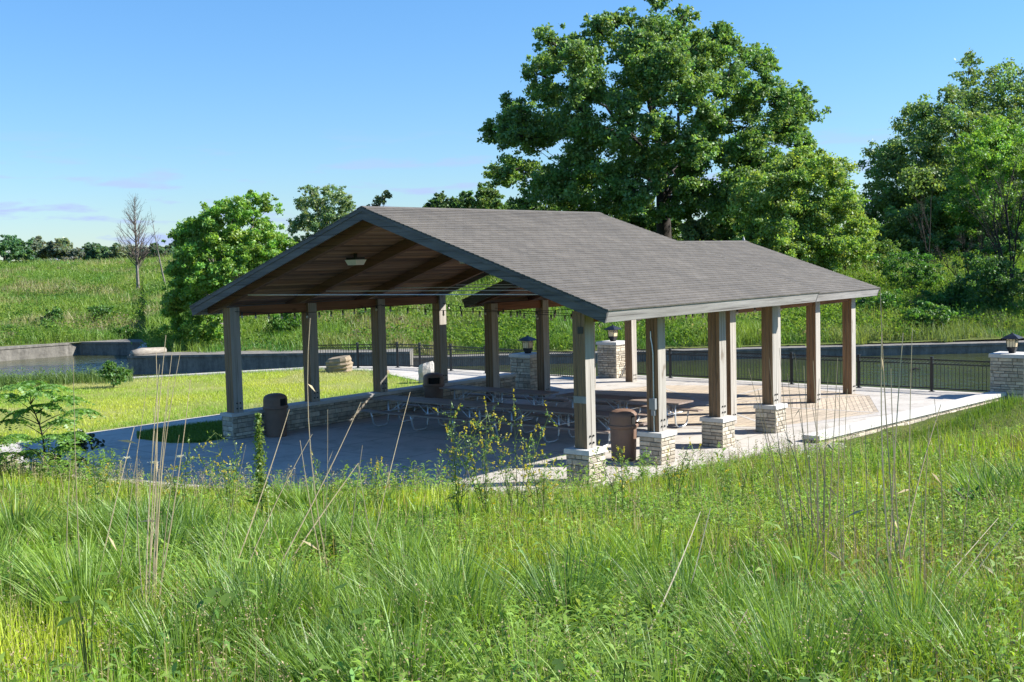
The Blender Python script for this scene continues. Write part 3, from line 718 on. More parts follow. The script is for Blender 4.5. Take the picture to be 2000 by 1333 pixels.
# ------------------------------------------------------------------ trash cans
def make_can(label):
    t = thing('trash_can', label, 'trash can', (0, 0, 0), 0, 'domed trash cans in the pavilion')
    m = MB(); m.lathe([(.262, 0), (.270, .01), (.275, .06), (.292, .60), (.297, .76), (.297, .762), (.0, .762)], 32); m.build('barrel', 'can_brown', t, smooth=False)
    m = MB(); n = 48
    prof = [(.300, .735), (.330, .745), (.342, .775), (.342, .800), (.325, .812), (.322, .835), (.320, 1.0), (.316, 1.02), (.300, 1.06), (.255, 1.105), (.17, 1.138), (.08, 1.150), (.0, 1.152)]
    op = lambda i, k: 5 <= i <= 6 and (k in range(0, 10) or k in range(24, 34))
    m.lathe(prof, n, skip=op)
    for c0 in (0, 24):                                   # rims that give the openings thickness
        for ka in (c0, c0 + 10):
            a = 2 * pi * ka / n; m.add([(.320 * cos(a), .320 * sin(a), .835), (.27 * cos(a), .27 * sin(a), .835), (.27 * cos(a), .27 * sin(a), 1.02), (.316 * cos(a), .316 * sin(a), 1.02)], [(0, 1, 2, 3)])
    m.build('lid', 'can_brown', t)
    m = MB(); m.lathe([(.268, .80), (.268, 1.03), (.0, 1.035)], 32); m.build('inner_shade', 'can_inner_shade', t)  # near-black drum behind the openings, standing in for shade inside the hollow lid
    return t
c0 = make_can('brown domed trash can in sun and shade beside the second stone pier'); c0.location = (2.52, .80, 0); c0.rotation_euler = (0, 0, radians(-112))
dup(c0, (.78, 10.78, 0), radians(-105), 'shaded brown trash can in front of the low wall near the grass island')
dup(c0, (6.85, 10.75, 0), radians(-170), 'dark trash can behind the back-row table, its dome above the low wall')

# ------------------------------------------------------------------ ceiling lights, conduit, string lights
def ceil_light(x, a, side, label, first=None):
    f = g1.fn(side); p = np.array(f(x, a, -0.07))
    if first: return dup(first, p, 0, label)
    t = thing('ceiling_light', label, 'lamp', p, 0, 'lamps under the pavilion ceiling')
    m = MB(); m.tube([(0, 0, 0), (0, 0, -.10)], .05, 10); m.box(-.17, .17, -.17, .17, -.16, -.10); m.build('light_housing', 'black_metal', t)
    m = MB(); m.hexa([(-.13, -.16, -.30), (.13, -.16, -.30), (.13, .16, -.30), (-.13, .16, -.30), (-.19, -.21, -.161), (.19, -.21, -.161), (.19, .21, -.161), (-.19, .21, -.161)]); m.build('light_diffuser', 'diffuser', t)
    return t
cl = ceil_light(1.77, 4.15, -1, 'white box lamp hanging under the boards of the front ceiling bay')
ceil_light(6.22, 4.02, -1, 'white box lamp under the third ceiling bay, partly hidden by the gable board', cl)

t = thing('electrical_box', 'grey electrical box with steel conduit running up the second front post', 'electrical box', (S - PH, -.045, PZ))
m = MB(); m.box(-.10, -.002, -.075, .075, .50, .74); m.box(-.075, -.003, -.045, .045, .36, .4999); m.build('box', 'grey_paint', t)
m = MB(); m.tube([(-.03, 0, .0), (-.03, 0, .36)], .013, 6); m.tube([(-.03, 0, .74), (-.03, 0, 1.72), (-.03, .02, 1.9), (-.03, .05, 2.05), (-.03, .055, 2.2)], .013, 6); m.build('conduit', 'galvanised', t)

def string_lights(p0, p1, sag, nb, label):
    t = thing('string_lights', label, 'string lights'); p0 = np.array(p0, float); p1 = np.array(p1, float); pts = []
    for k in range(41):
        s_ = k / 40; pts.append(p0 + (p1 - p0) * s_ - _u * sag * 4 * s_ * (1 - s_))
    m = MB(); m.tube(pts, .008, 5); m.build('wire', 'black_metal', t)
    for k in range(nb):
        s_ = (k + .5) / nb; q = p0 + (p1 - p0) * s_ - _u * sag * 4 * s_ * (1 - s_)
        if k == 0:
            m = MB(); m.lathe([(.022, -.085), (.024, -.07), (.024, -.02), (.012, -.0)], 8); b0 = m.build('bulb_socket', 'black_metal', t); b0.location = q
            m = MB(); m.lathe([(.0, -.165), (.022, -.155), (.033, -.13), (.030, -.105), (.018, -.085)], 10); g0 = m.build('bulb', 'bulb_glass', b0, smooth=True)
        else:
            b1 = b0.copy(); COL.objects.link(b1); b1.parent = t; b1.location = q; g_ = g0.copy(); COL.objects.link(g_); g_.parent = b1
    return t
string_lights((3 * S, WM - .16, 3.22), (3 * S, .16, 3.22), .34, 22, 'string of bulbs sagging across the back of the large pavilion')
string_lights((2 * S, WM - .16, 3.28), (3 * S + .1, YR - 2.6, 3.36), .26, 15, 'string of bulbs slanting from the wall side to the rear opening')
string_lights((X2, YB - .16, 3.05), (X2 + 2 * S2, YA + .16, 3.05), .30, 18, 'string of bulbs crossing under the rear shelter')
string_lights((0, WM - .17, 3.36), (S * 2, WM - .17, 3.30), .12, 12, 'string of bulbs along the beam on the lawn side')

# ------------------------------------------------------------------ boulders and slabs
def boulder(name, c, size, seed, label, mat, rz=0., layers=False):
    rs = np.random.default_rng(seed); vs = []; fs = []; nl, nk = 9, 14
    for i in range(nl + 1):
        z = i / nl
        w = 1 - 0.22 * abs(z - .45) ** 2 * 2
        if i in (0, nl): w *= .88
        for k in range(nk):
            t = 2 * pi * k / nk; q = (abs(cos(t)) ** 4 + abs(sin(t)) ** 4) ** -.25
            r = w * q * (1 + rs.uniform(-.07, .07) + (.06 if layers and i % 2 else 0))
            vs.append((r * cos(t) * size[0] / 2, r * sin(t) * size[1] / 2, z * size[2] * (1 + .10 * cos(t + seed))))
    for i in range(nl):
        for k in range(nk): fs.append((i * nk + k, i * nk + (k + 1) % nk, (i + 1) * nk + (k + 1) % nk, (i + 1) * nk + k))
    fs += [tuple(range(nk - 1, -1, -1)), tuple(range(nl * nk, nl * nk + nk))]
    m = MB(); m.add(vs, fs); o = m.build(name, mat, loc=c); o.rotation_euler = (0, 0, rz); tag(o, label, 'rock'); return o
boulder('boulder', (14.25, 23.35, -.05), (.80, 1.05, .66), 1, 'tan layered sandstone boulder at the edge of the lawn', 'boulder', .4, True)
boulder('boulder', (12.75, 16.75, -.05), (.50, .62, .78), 2, 'upright grey boulder just behind the low wall', 'boulder_grey', .8)
boulder('boulder', (14.1, 20.6, -.05), (.40, .6, .26), 3, 'small flat brown rock half hidden in the lawn edge', 'boulder', .2)
for i, (x, y, z, sx, sy, sz, rz, lab) in enumerate([(-6.35, 13.0, -.02, 1.5, 1.9, .26, .3, 'lowest pale limestone slab beneath the sapling'), (-6.9, 13.6, .20, 1.4, 1.6, .24, .1, 'thick weathered limestone slab stacked behind the sapling'),
        (-7.3, 13.2, .40, 1.1, 1.4, .20, .5, 'topmost limestone slab of the ledge at the left edge'), (-6.2, 15.2, -.03, 1.2, 1.6, .22, -.2, 'flat limestone slab beside the sunlit paving corner')]):
    boulder('limestone_slab', (x, y, z), (sx, sy, sz), 20 + i, lab, 'slab_stone', rz)

# ------------------------------------------------------------------ leaves
def unit(v): return v / (np.linalg.norm(v, axis=1, keepdims=True) + 1e-9)
def leaf_quads(C, size, col, rng, up=0.45, aspect=0.6, droop=None):
    """one pointed quad per leaf; normals lean upward; returns verts, faces, colours"""
    n = len(C); nr = unit(rng.normal(size=(n, 3)) + np.array([0, 0, up])); ax = unit(np.cross(nr, rng.normal(size=(n, 3))))
    if droop is not None: ax = unit(ax + np.array([0, 0, -droop])); 
    bx = unit(np.cross(nr, ax)); s = (size * rng.uniform(.6, 1.35, n))[:, None]
    V = np.stack([C - ax * s * .5, C + bx * s * aspect * .5 + ax * s * .05, C + ax * s * .5, C - bx * s * aspect * .5 + ax * s * .05], 1).reshape(-1, 3)
    F = np.arange(n * 4).reshape(n, 4); return V, F, np.repeat(col, 4, 0)
def leaf_cols(n, base, rng, var=.16, warm=.12, clump=None):
    b = np.array(base)[None, :] * (1 + rng.normal(0, var, (n, 1)))
    w = rng.normal(0, warm, (n, 1)); b = b * (1 + np.concatenate([w * 1.1, w * .25, -w * .3], 1))
    if clump is not None: b = b * clump
    return np.clip(b, .004, .8)

LEAFK = np.array([2.0, 1.9, 2.1])
def bez(a, b, c, n=7):
    t = np.linspace(0, 1, n)[:, None]; return a * (1 - t) ** 2 + 2 * b * t * (1 - t) + c * t ** 2

def tree(name, label, base, lobes, n_leaf, leaf, col, tr, rng, group=None, bark='bark', sub=14, trunk_top=.45, twig=.012, leafmat='leaf', up=.45, var=.16, droop=None, cat='tree', trunk_name='trunk', crown_name='crown', hollow=.55, lean=0.0, aspect=.6, limbs=9):
    """lobes: list of (centre xyz, radius). Limbs run from the trunk to every lobe, twigs to its leaf clumps."""
    rng = np.random.default_rng(sum(map(ord, label)) * 7 + 3)
    base = np.array(base, float); root = thing(name, label, cat, base, 0, group)
    LC = np.array([l[0] for l in lobes], float) - base; LR = np.array([l[1] for l in lobes], float)
    top = LC[:, 2].max(); H = top * trunk_top; cen = LC.mean(0)
    tp = np.array([cen[0] * .25 + lean, cen[1] * .25, H]); tk = MB()
    path = [np.array([0, 0, -.3]), np.array([tp[0] * .1, tp[1] * .1, H * .06]), tp * np.array([.45, .45, .5]), tp]
    tk.tube(path, [tr * 1.55, tr * 1.05, tr * .92, tr * .72], 10)
    order = [int(np.argmax(LR))]; nl = min(len(LC), limbs)
    while len(order) < nl:
        dm = np.min([np.linalg.norm(LC - LC[i], axis=1) for i in order], 0); order.append(int(np.argmax(dm)))
    paths = []
    for i in order:                                        # a few heavy limbs
        p = LC[i] * .88 + cen * .12; hf = rng.uniform(.45, 1.0) if p[2] > H else rng.uniform(.3, .65); h0 = H * hf
        s_ = np.array([tp[0] * hf, tp[1] * hf, h0]); mid = s_ * .5 + p * .5; mid[2] = s_[2] * .40 + p[2] * .60; mid += rng.normal(0, .10, 3) * np.linalg.norm(p - s_)
        q = bez(s_, mid, p, 11); q[1:-1] += rng.normal(0, .025, (9, 3)) * np.linalg.norm(p - s_); r0 = tr * rng.uniform(.30, .46); tk.tube(list(q), [r0 * (1 - .085 * k) for k in range(11)], 7, caps=False); paths.append((q, r0))
    for i, (p, r) in enumerate(zip(LC, LR)):               # lesser boughs leave the nearest limb
        if i in order: continue
        best = None
        for q, r0 in paths:
            dd = np.linalg.norm(q[1:9] - p, axis=1) + .35 * np.linalg.norm(q[1:9] - q[0], axis=1); k = int(np.argmin(dd))
            if best is None or dd[k] < best[0]: best = (dd[k], q[1 + k], r0 * (1 - .085 * (k + 1)))
        s_ = best[1]; mid = (s_ + p) / 2 + rng.normal(0, .10, 3) * np.linalg.norm(p - s_); q = bez(s_, mid, p, 6); r0 = best[2] * .5; tk.tube(list(q), [r0 * (1 - .14 * k) for k in range(6)], 5, caps=False)
    # leaf clumps: ragged, overlapping, with sky between them
    fil = LC + rng.normal(0, .55, LC.shape) * LR[:, None]; AC = np.concatenate([LC, fil]); AR = np.concatenate([LR, LR * .8])
    P = []; CL = []; tot = (AR ** 2).sum()
    for p, r in zip(AC, AR):
        dv = unit(rng.normal(size=(sub, 3))) * np.array([1.1, 1.1, .85]); sc_ = p + dv * r * rng.uniform(.25, 1.12, (sub, 1)); sr = r * rng.uniform(.14, .36, sub)
        for c_ in sc_[:max(3, sub // 3)]:
            tk.tube([p - (p - cen) * .10, (p + c_) / 2 + rng.normal(0, .05, 3) * r, c_], [tr * .06, tr * .04, twig], 3, caps=False)
        k0 = n_leaf * r * r / tot
        for c_, q in zip(sc_, sr):
            k = max(3, int(k0 * q * q / (sr ** 2).sum()))
            P.append(c_ + rng.normal(0, .48, (k, 3)) * q * np.array([1.15, 1.15, .8]))
            CL.append(np.full((k, 1), 1 + rng.normal(0, .13)) * np.array([[1 + rng.normal(0, .08), 1, 1 + rng.normal(0, .08)]]))
    tk.build(trunk_name, bark, root, smooth=True)
    P = np.concatenate(P); CL = np.concatenate(CL)
    V, F, K = leaf_quads(P, leaf, leaf_cols(len(P), np.array(col) * LEAFK, rng, var, .12, CL), rng, up, aspect, droop)
    raw_mesh(crown_name, V, F, K, leafmat, root)
    return root

def px_lobes(cfg, d, depth, rng, both=True, cen=None, half=None):
    out = []
    us = np.array([c[0] for c in cfg]); vs = np.array([c[1] for c in cfg])
    cu, cv = cen if cen else (us.mean(), vs.mean()); hu, hv = half if half else ((us.max() - us.min()) / 2 + 30, (vs.max() - vs.min()) / 2 + 30)
    for u, v, r in cfg:
        rho = min(1, math.hypot((u - cu) / hu, (v - cv) / hv)); ext = depth * math.sqrt(max(.05, 1 - rho * rho))
        offs = (-ext * rng.uniform(.35, .8), ext * rng.uniform(.35, .8)) if (both and rho < .8) else (rng.uniform(-.5, .5) * ext,)
        for o_ in offs: out.append((at_d(u, v, d + o_), r * px(d)))
    return out
def ell_lobes(u, v, ru, rv, rpx, n, d, depth, rng):
    """crown volume described by an ellipse in the photo and a depth"""
    out = []; k = 0
    while len(out) < n:
        q = rng.uniform(-1, 1, 3); l = np.linalg.norm(q)
        if l > 1 or l < .35: continue
        out.append((at_d(u + q[0] * ru, v + q[1] * rv, d + q[2] * depth), rpx * px(d) * rng.uniform(.75, 1.25)))
    return out

def far_base(u, d):
    p = at_d(u, 520, d); a, s = as_of(p[0], p[1]); return np.array([p[0], p[1], float(h_far_as(a, s))])

tr_ = np.random.default_rng(5)
Z1 = [(930,105,100),(720,125,100),(500,165,95),(1010,85,80),(1330,185,110),(1200,225,105),(1480,280,85),(430,265,95),(850,215,120),(1080,190,85),(600,255,115),
 (420,420,95),(640,400,125),(900,350,135),(1120,380,125),(1300,360,105),(1400,480,105),(1640,430,75),(1700,520,80),(1570,470,85),
 (290,510,85),(195,620,85),(330,640,105),(450,560,105),(600,560,115),(760,620,125),(1570,610,90),(1690,690,70),(1430,650,100),(1240,560,115),
 (170,830,75),(290,780,115),(420,860,115),(560,750,115),(540,910,115),(700,820,115),(740,950,110),(880,770,105),(1080,800,115),(1150,900,100),(1340,850,115),(1300,700,95),(1450,770,95),(1250,960,95),(860,930,80),(320,950,85),(1530,780,80),(1640,780,60)]
lob = px_lobes([(900 + x / 2.5, y / 2.5 + 15 + max(0, 60 - y / 2.5) * .45, r / 2.75) for x, y, r in Z1], 90, 11.5, tr_, True, (1275, 260), (340, 250))
lob += [(at_d(900 + x / 2.5, y / 2.5 + 12, 90 - q), r / 2.9 * px(90)) for x, y, r, q in [(1000,330,105,8),(1060,450,100,9),(960,560,90,9),(1085,620,95,9),(1000,720,85,8),(1160,700,90,9),(930,860,80,7),(1060,900,85,6),(820,500,100,9),(1200,500,100,9),(640,1000,90,3),(810,1010,80,2),(1110,1000,80,4),(1360,950,90,4),(480,990,80,2),(1030,200,90,7),(560,185,85,3),(1250,145,85,0),(1420,245,85,-2),(370,330,85,2),(1490,385,85,3),(1600,560,85,2),(1650,640,70,-3),(260,600,80,4),(820,60,70,2),(1100,60,70,-2),(660,90,70,3)]]
tree('oak_tree', 'huge spreading oak with open gnarled crown rising behind the pavilion', far_base(1298, 90), lob, 270000, .255, (.084, .156, .040), .56, tr_, sub=22, trunk_top=.42, var=.2, limbs=14)

b_ = far_base(2310, 67); lob = ell_lobes(2310, 330, 150, 150, 50, 26, 67, 5, tr_)
tree('hillside_tree', 'dark leafy tree just past the right edge of the view, shading the slope', b_, lob, 20000, .34, (.045, .09, .026), .25, tr_, sub=12, trunk_top=.4)
lob = px_lobes([(1755,300,44),(1800,215,30),(1850,235,44),(1895,150,36),(1935,175,40),(1975,160,44),(1990,230,50),(1840,300,50),(1780,350,55),(1720,330,42),(1690,390,40),(1900,260,50),(1960,300,55),(1745,420,50),(1830,400,60),(1920,400,60),(1990,380,60),(2050,200,60),(2090,300,70),(2050,400,70),(1700,450,36),(1780,470,45),(1730,440,46),(1800,420,50),(1850,450,46),(1900,450,50),(1970,440,54),(1760,390,48),(1820,350,50),(1880,340,48),(1940,350,52),(1860,190,26),(1905,200,34),(1820,260,38)], 112, 9, tr_)
tree('oak_tree', 'tall dark bluish oak with ragged open top at the right edge', far_base(1925, 112), lob, 130000, .29, (.090, .152, .046), .62, tr_, sub=14, trunk_top=.5)
lob = px_lobes([(1620,346,42),(1580,336,40),(1540,351,44),(1500,376,44),(1480,426,44),(1540,416,52),(1600,406,52),(1650,406,42),(1670,446,34),(1520,466,46),(1580,476,50),(1640,476,46),(1460,466,34),(1680,486,26),(1550,511,34),(1610,516,34)], 76, 4.5, tr_)
tree('bushy_tree', 'broad mid green bushy tree with drooping skirts below the right side of the oak', far_base(1590, 76), lob, 125000, .185, (.125, .200, .042), .26, tr_, sub=14, trunk_top=.4)
lob = px_lobes([(1930,250,34),(1970,270,38),(1900,290,34),(1950,320,44),(1890,350,38),(1990,340,44),(1930,390,44),(1980,420,44),(1870,400,32),(1900,450,36),(2030,330,50),(2040,420,50),(1930,460,46),(1985,470,46),(1890,478,36)], 92, 4.5, tr_)
tree('young_tree', 'bright yellow green young tree in front of the dark right-hand oak', far_base(1930, 92), lob, 60000, .22, (.095, .185, .030), .2, tr_, sub=12, trunk_top=.5)
lob = px_lobes([(1790,430,36),(1830,410,36),(1760,460,30),(1810,470,36),(1850,460,34),(1730,480,28),(1790,490,34),(1840,490,34),(1880,490,32),(1770,440,40),(1820,440,40)], 94, 4, tr_)
tree('bushy_tree', 'dark green bushy tree standing at the foot of the tall right oak', far_base(1800, 94), lob, 36000, .25, (.088, .152, .040), .16, tr_, sub=12)

# trees left of the pavilion
Z2 = [(1500,300,75),(1410,340,70),(1290,350,80),(1160,360,80),(1060,420,75),(1010,470,55),(1100,500,90),(1230,470,95),(1370,470,95),(1490,420,85),(1560,480,75),(1030,590,70),(980,640,50),(1130,620,90),(1270,600,95),(1400,590,90),(1510,560,80),(1590,500,50),(1040,720,80),(1140,730,80),(1000,830,70),(1090,820,80),(960,880,60),(990,950,65),(1060,960,70),(1110,1010,60),(1170,900,70),(1270,700,80),(1200,1000,50),(1080,1060,35)]
lob = px_lobes([(x / 2.857, 300 + y / 2.857, r / 2.857) for x, y, r in Z2], 63, 3.0, tr_)
bp = at_d(432, 650, 63); bp[2] = .3
tree('leafy_tree', 'bright green leafy tree growing on the quay left of the pavilion', bp, lob, 115000, .155, (.115, .215, .036), .19, tr_, sub=14, trunk_top=.5, bark='bark_pale')
lob = px_lobes([(590,395,17),(610,375,13),(625,395,19),(650,380,17),(668,395,17),(640,415,22),(600,425,20),(580,440,18),(620,445,24),(660,430,22),(685,400,10),(690,430,18),(575,470,20),(610,490,26),(655,480,28)], 78, 2.6, tr_)
tree('slender_tree', 'pale grey green feathery tree behind the left slope of the roof', far_base(632, 78), lob, 34000, .135, (.115, .175, .075), .12, tr_, sub=14, trunk_top=.7, hollow=.1)
lob = px_lobes([(742,392,11),(728,405,9),(757,380,8),(745,430,20),(720,440,16)], 96, 2, tr_)
tree('slender_tree', 'dark twiggy treetop just right of the pavilion peak', far_base(742, 96), lob, 2600, .24, (.045, .075, .030), .1, tr_, sub=12, trunk_top=.8, hollow=.05)
for i, (u, v, ru, rv, d, col, lab) in enumerate([(862, 402, 24, 14, 135, (.050, .095, .028), 'small dark tree peeping over the ridge, leftmost of three'), (905, 398, 26, 18, 132, (.055, .105, .028), 'middle dark tree peeping over the ridge beside the oak'), (948, 385, 24, 24, 128, (.075, .13, .035), 'lighter green tree over the ridge touching the oak')]):
    lob = ell_lobes(u, v + 12, ru * 1.2, rv + 10, 13, 22, d, 3, tr_); tree('ridge_tree', lab, far_base(u, d), lob, 12000, .32, col, .25, tr_, 'trees beyond the pavilion ridge', sub=7)
# understorey beneath the oak
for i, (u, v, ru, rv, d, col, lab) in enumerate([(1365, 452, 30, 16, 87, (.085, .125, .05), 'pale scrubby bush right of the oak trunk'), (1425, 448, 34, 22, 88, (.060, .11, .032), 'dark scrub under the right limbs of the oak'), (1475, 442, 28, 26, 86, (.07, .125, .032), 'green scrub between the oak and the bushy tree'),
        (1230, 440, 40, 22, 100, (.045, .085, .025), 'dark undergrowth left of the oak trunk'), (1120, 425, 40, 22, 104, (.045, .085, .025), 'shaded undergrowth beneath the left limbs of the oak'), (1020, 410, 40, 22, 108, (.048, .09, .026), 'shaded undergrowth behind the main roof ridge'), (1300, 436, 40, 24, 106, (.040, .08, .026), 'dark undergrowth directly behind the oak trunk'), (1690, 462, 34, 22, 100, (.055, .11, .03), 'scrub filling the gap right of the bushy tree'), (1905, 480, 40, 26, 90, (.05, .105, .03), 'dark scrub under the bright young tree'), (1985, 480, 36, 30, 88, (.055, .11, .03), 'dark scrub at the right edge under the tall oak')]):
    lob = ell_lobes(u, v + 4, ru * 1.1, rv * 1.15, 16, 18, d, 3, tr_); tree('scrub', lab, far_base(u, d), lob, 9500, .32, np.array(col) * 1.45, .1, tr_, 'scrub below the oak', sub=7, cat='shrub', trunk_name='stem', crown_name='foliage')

# treeline beyond the left hill: one tree each
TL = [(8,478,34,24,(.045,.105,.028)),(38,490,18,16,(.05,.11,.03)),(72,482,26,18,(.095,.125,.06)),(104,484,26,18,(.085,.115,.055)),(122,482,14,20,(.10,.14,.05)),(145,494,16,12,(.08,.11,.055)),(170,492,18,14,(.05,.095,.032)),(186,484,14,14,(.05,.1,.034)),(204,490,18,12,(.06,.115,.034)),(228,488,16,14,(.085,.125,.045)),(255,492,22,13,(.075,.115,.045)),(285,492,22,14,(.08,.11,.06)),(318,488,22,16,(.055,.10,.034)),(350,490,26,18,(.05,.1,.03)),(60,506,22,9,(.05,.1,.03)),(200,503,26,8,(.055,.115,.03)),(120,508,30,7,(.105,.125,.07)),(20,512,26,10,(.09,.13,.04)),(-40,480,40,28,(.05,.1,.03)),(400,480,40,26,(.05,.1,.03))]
TLL = ['dark round-topped tree at the far left of the skyline','small dark tree tucked beside the round-topped one','greyish half-leafed tree on the left skyline','second greyish tree on the left skyline, slightly taller to the right','narrow light green tree on the left skyline','low grey thicket tree in the skyline dip','dark tree in the middle of the left skyline','dark tree with a flat top on the skyline','low dark green tree left of the bare tree','light olive tree just left of the bare tree trunk','olive tree directly behind the bare tree','grey brown thicket right of the bare tree','dark tree between the thin snag and the leafy tree','dark tree mostly behind the leafy quay tree','low dark bush under the greyish trees','low green bush under the dark skyline trees','pale dry thicket along the left hilltop','yellow green bush at the far left hilltop','dark tree at the frame edge beyond the left hill','dark tree hidden behind the leafy quay tree']
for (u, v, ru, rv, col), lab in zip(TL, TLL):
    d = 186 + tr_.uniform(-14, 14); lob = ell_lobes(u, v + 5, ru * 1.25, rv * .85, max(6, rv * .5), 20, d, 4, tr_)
    tree('skyline_tree', lab, far_base(u, d), lob, 6500, .42, np.array(col) * np.array([1.25, 1.2, 1.75]), .2, tr_, 'trees along the left skyline', sub=6)  # leaf colour lightened and blued: distance haze put into the crowns

# leafless trees
def bare_tree(name, label, base, tips, tr, rng, levels=3, dense=7, bark='bark_pale', group=None, cat='tree'):
    rng = np.random.default_rng(sum(map(ord, label))); base = np.array(base, float); root = thing(name, label, cat, base, 0, group); tk = MB(); br = MB()
    def grow(p, d, ln, r, lv):
        q = p + d * ln; mid = (p + q) / 2 + rng.normal(0, .05, 3) * ln; (tk if lv == levels else br).tube(list(bez(p, mid, q, 5)), [r, r * .85, r * .72, r * .6, r * .5], 5 if lv > 1 else 3, caps=False)
        if lv == 0: return
        for k in range(dense if lv > 1 else dense - 2):
            s_ = rng.uniform(.25, 1.0); o_ = p + (q - p) * s_
            nd = d * .85 + rng.normal(0, .33, 3) + np.array([0, 0, .26]); nd /= np.linalg.norm(nd); grow(o_, nd, ln * rng.uniform(.38, .6), r * .42, lv - 1)
    for t in tips:
        t = np.array(t, float) - base; ln = np.linalg.norm(t); grow(np.zeros(3), t / ln, ln, tr, levels)
    tk.build('trunk', bark, root); br.build('branches', bark, root); return root
def spire_tree(name, label, base, top, tr, n, spread, seed, bark='bark_pale'):
    """leafless tree: one straight leader, many fine branches swept upward"""
    r_ = np.random.default_rng(seed); base = np.array(base, float); root = thing(name, label, 'tree', base); t = np.array(top, float) - base; H = np.linalg.norm(t); tk = MB(); br = MB()
    P = bez(np.zeros(3), t * .5 + r_.normal(0, .02, 3) * H, t, 12); tk.tube(list(P), [tr * (1 - .085 * k) for k in range(12)], 7)
    for i in range(n):
        s_ = r_.uniform(.22, .97); k = s_ * 11; o_ = P[int(k)] + (P[min(int(k) + 1, 11)] - P[int(k)]) * (k % 1); az = r_.uniform(0, 2 * pi); L_ = H * spread * (1.15 - s_) * r_.uniform(.6, 1.2) * (1 if s_ > .35 else .8); up_ = r_.uniform(.9, 1.9)
        d = np.array([cos(az), sin(az), up_]); d /= np.linalg.norm(d); e_ = o_ + d * L_; q = bez(o_, o_ + d * L_ * .5 + np.array([cos(az), sin(az), -.3]) * L_ * .10, e_, 6); r0 = tr * .36 * (1.1 - s_); br.tube(list(q), [r0 * (1 - .15 * j) for j in range(6)], 4, caps=False)
        for m_ in range(7):
            j = r_.integers(1, 6); d2 = d + r_.normal(0, .38, 3) + np.array([0, 0, .2]); d2 /= np.linalg.norm(d2); e2 = q[j] + d2 * L_ * r_.uniform(.2, .42); br.tube([q[j], (q[j] + e2) / 2 + r_.normal(0, .02, 3) * L_, e2], [r0 * .38, r0 * .28, r0 * .16], 3, caps=False)
            d3 = d2 + r_.normal(0, .4, 3); d3 /= np.linalg.norm(d3); br.tube([(q[j] + e2) / 2, (q[j] + e2) / 2 + d3 * L_ * .15], [r0 * .22, r0 * .14], 3, caps=False)
    tk.build('trunk', bark, root); br.build('branches', 'bark_grey', root); return root
spire_tree('bare_tree', 'leafless grey tree with fine upswept branches on the left hill', far_base(268, 108), at_d(263, 386, 108), .17, 95, .38, 4)
spire_tree('dead_snag', 'thin leaning dead sapling right of the leafless tree', far_base(322, 104), at_d(293, 402, 104), .085, 18, .20, 9)
b_ = far_base(1975, 68)
bare_tree('bare_shrub', 'grey leafless shrub on the right hillside near the frame edge', b_, [at_d(1965, 400, 68), at_d(1990, 420, 67), at_d(1940, 440, 68)], .07, tr_, 3, 7, 'bark')
b_ = far_base(1900, 72)
bare_tree('bare_shrub', 'low twiggy brown shrub left of the taller leafless shrub', b_, [at_d(1880, 490, 72), at_d(1920, 480, 72), at_d(1850, 520, 72)], .05, tr_, 3, 7, 'bark')
b_ = far_base(1812, 84)
bare_tree('bare_shrub', 'slim dead stems standing in front of the dark right trees', b_, [at_d(1818, 390, 84), at_d(1795, 420, 84)], .05, tr_, 2, 6, 'bark')
b_ = far_base(1345, 92)
bare_tree('bare_shrub', 'grey dead brush behind the rear roof ridge', b_, [at_d(1340, 435, 92), at_d(1365, 430, 92), at_d(1385, 440, 92)], .05, tr_, 2, 7, 'bark')

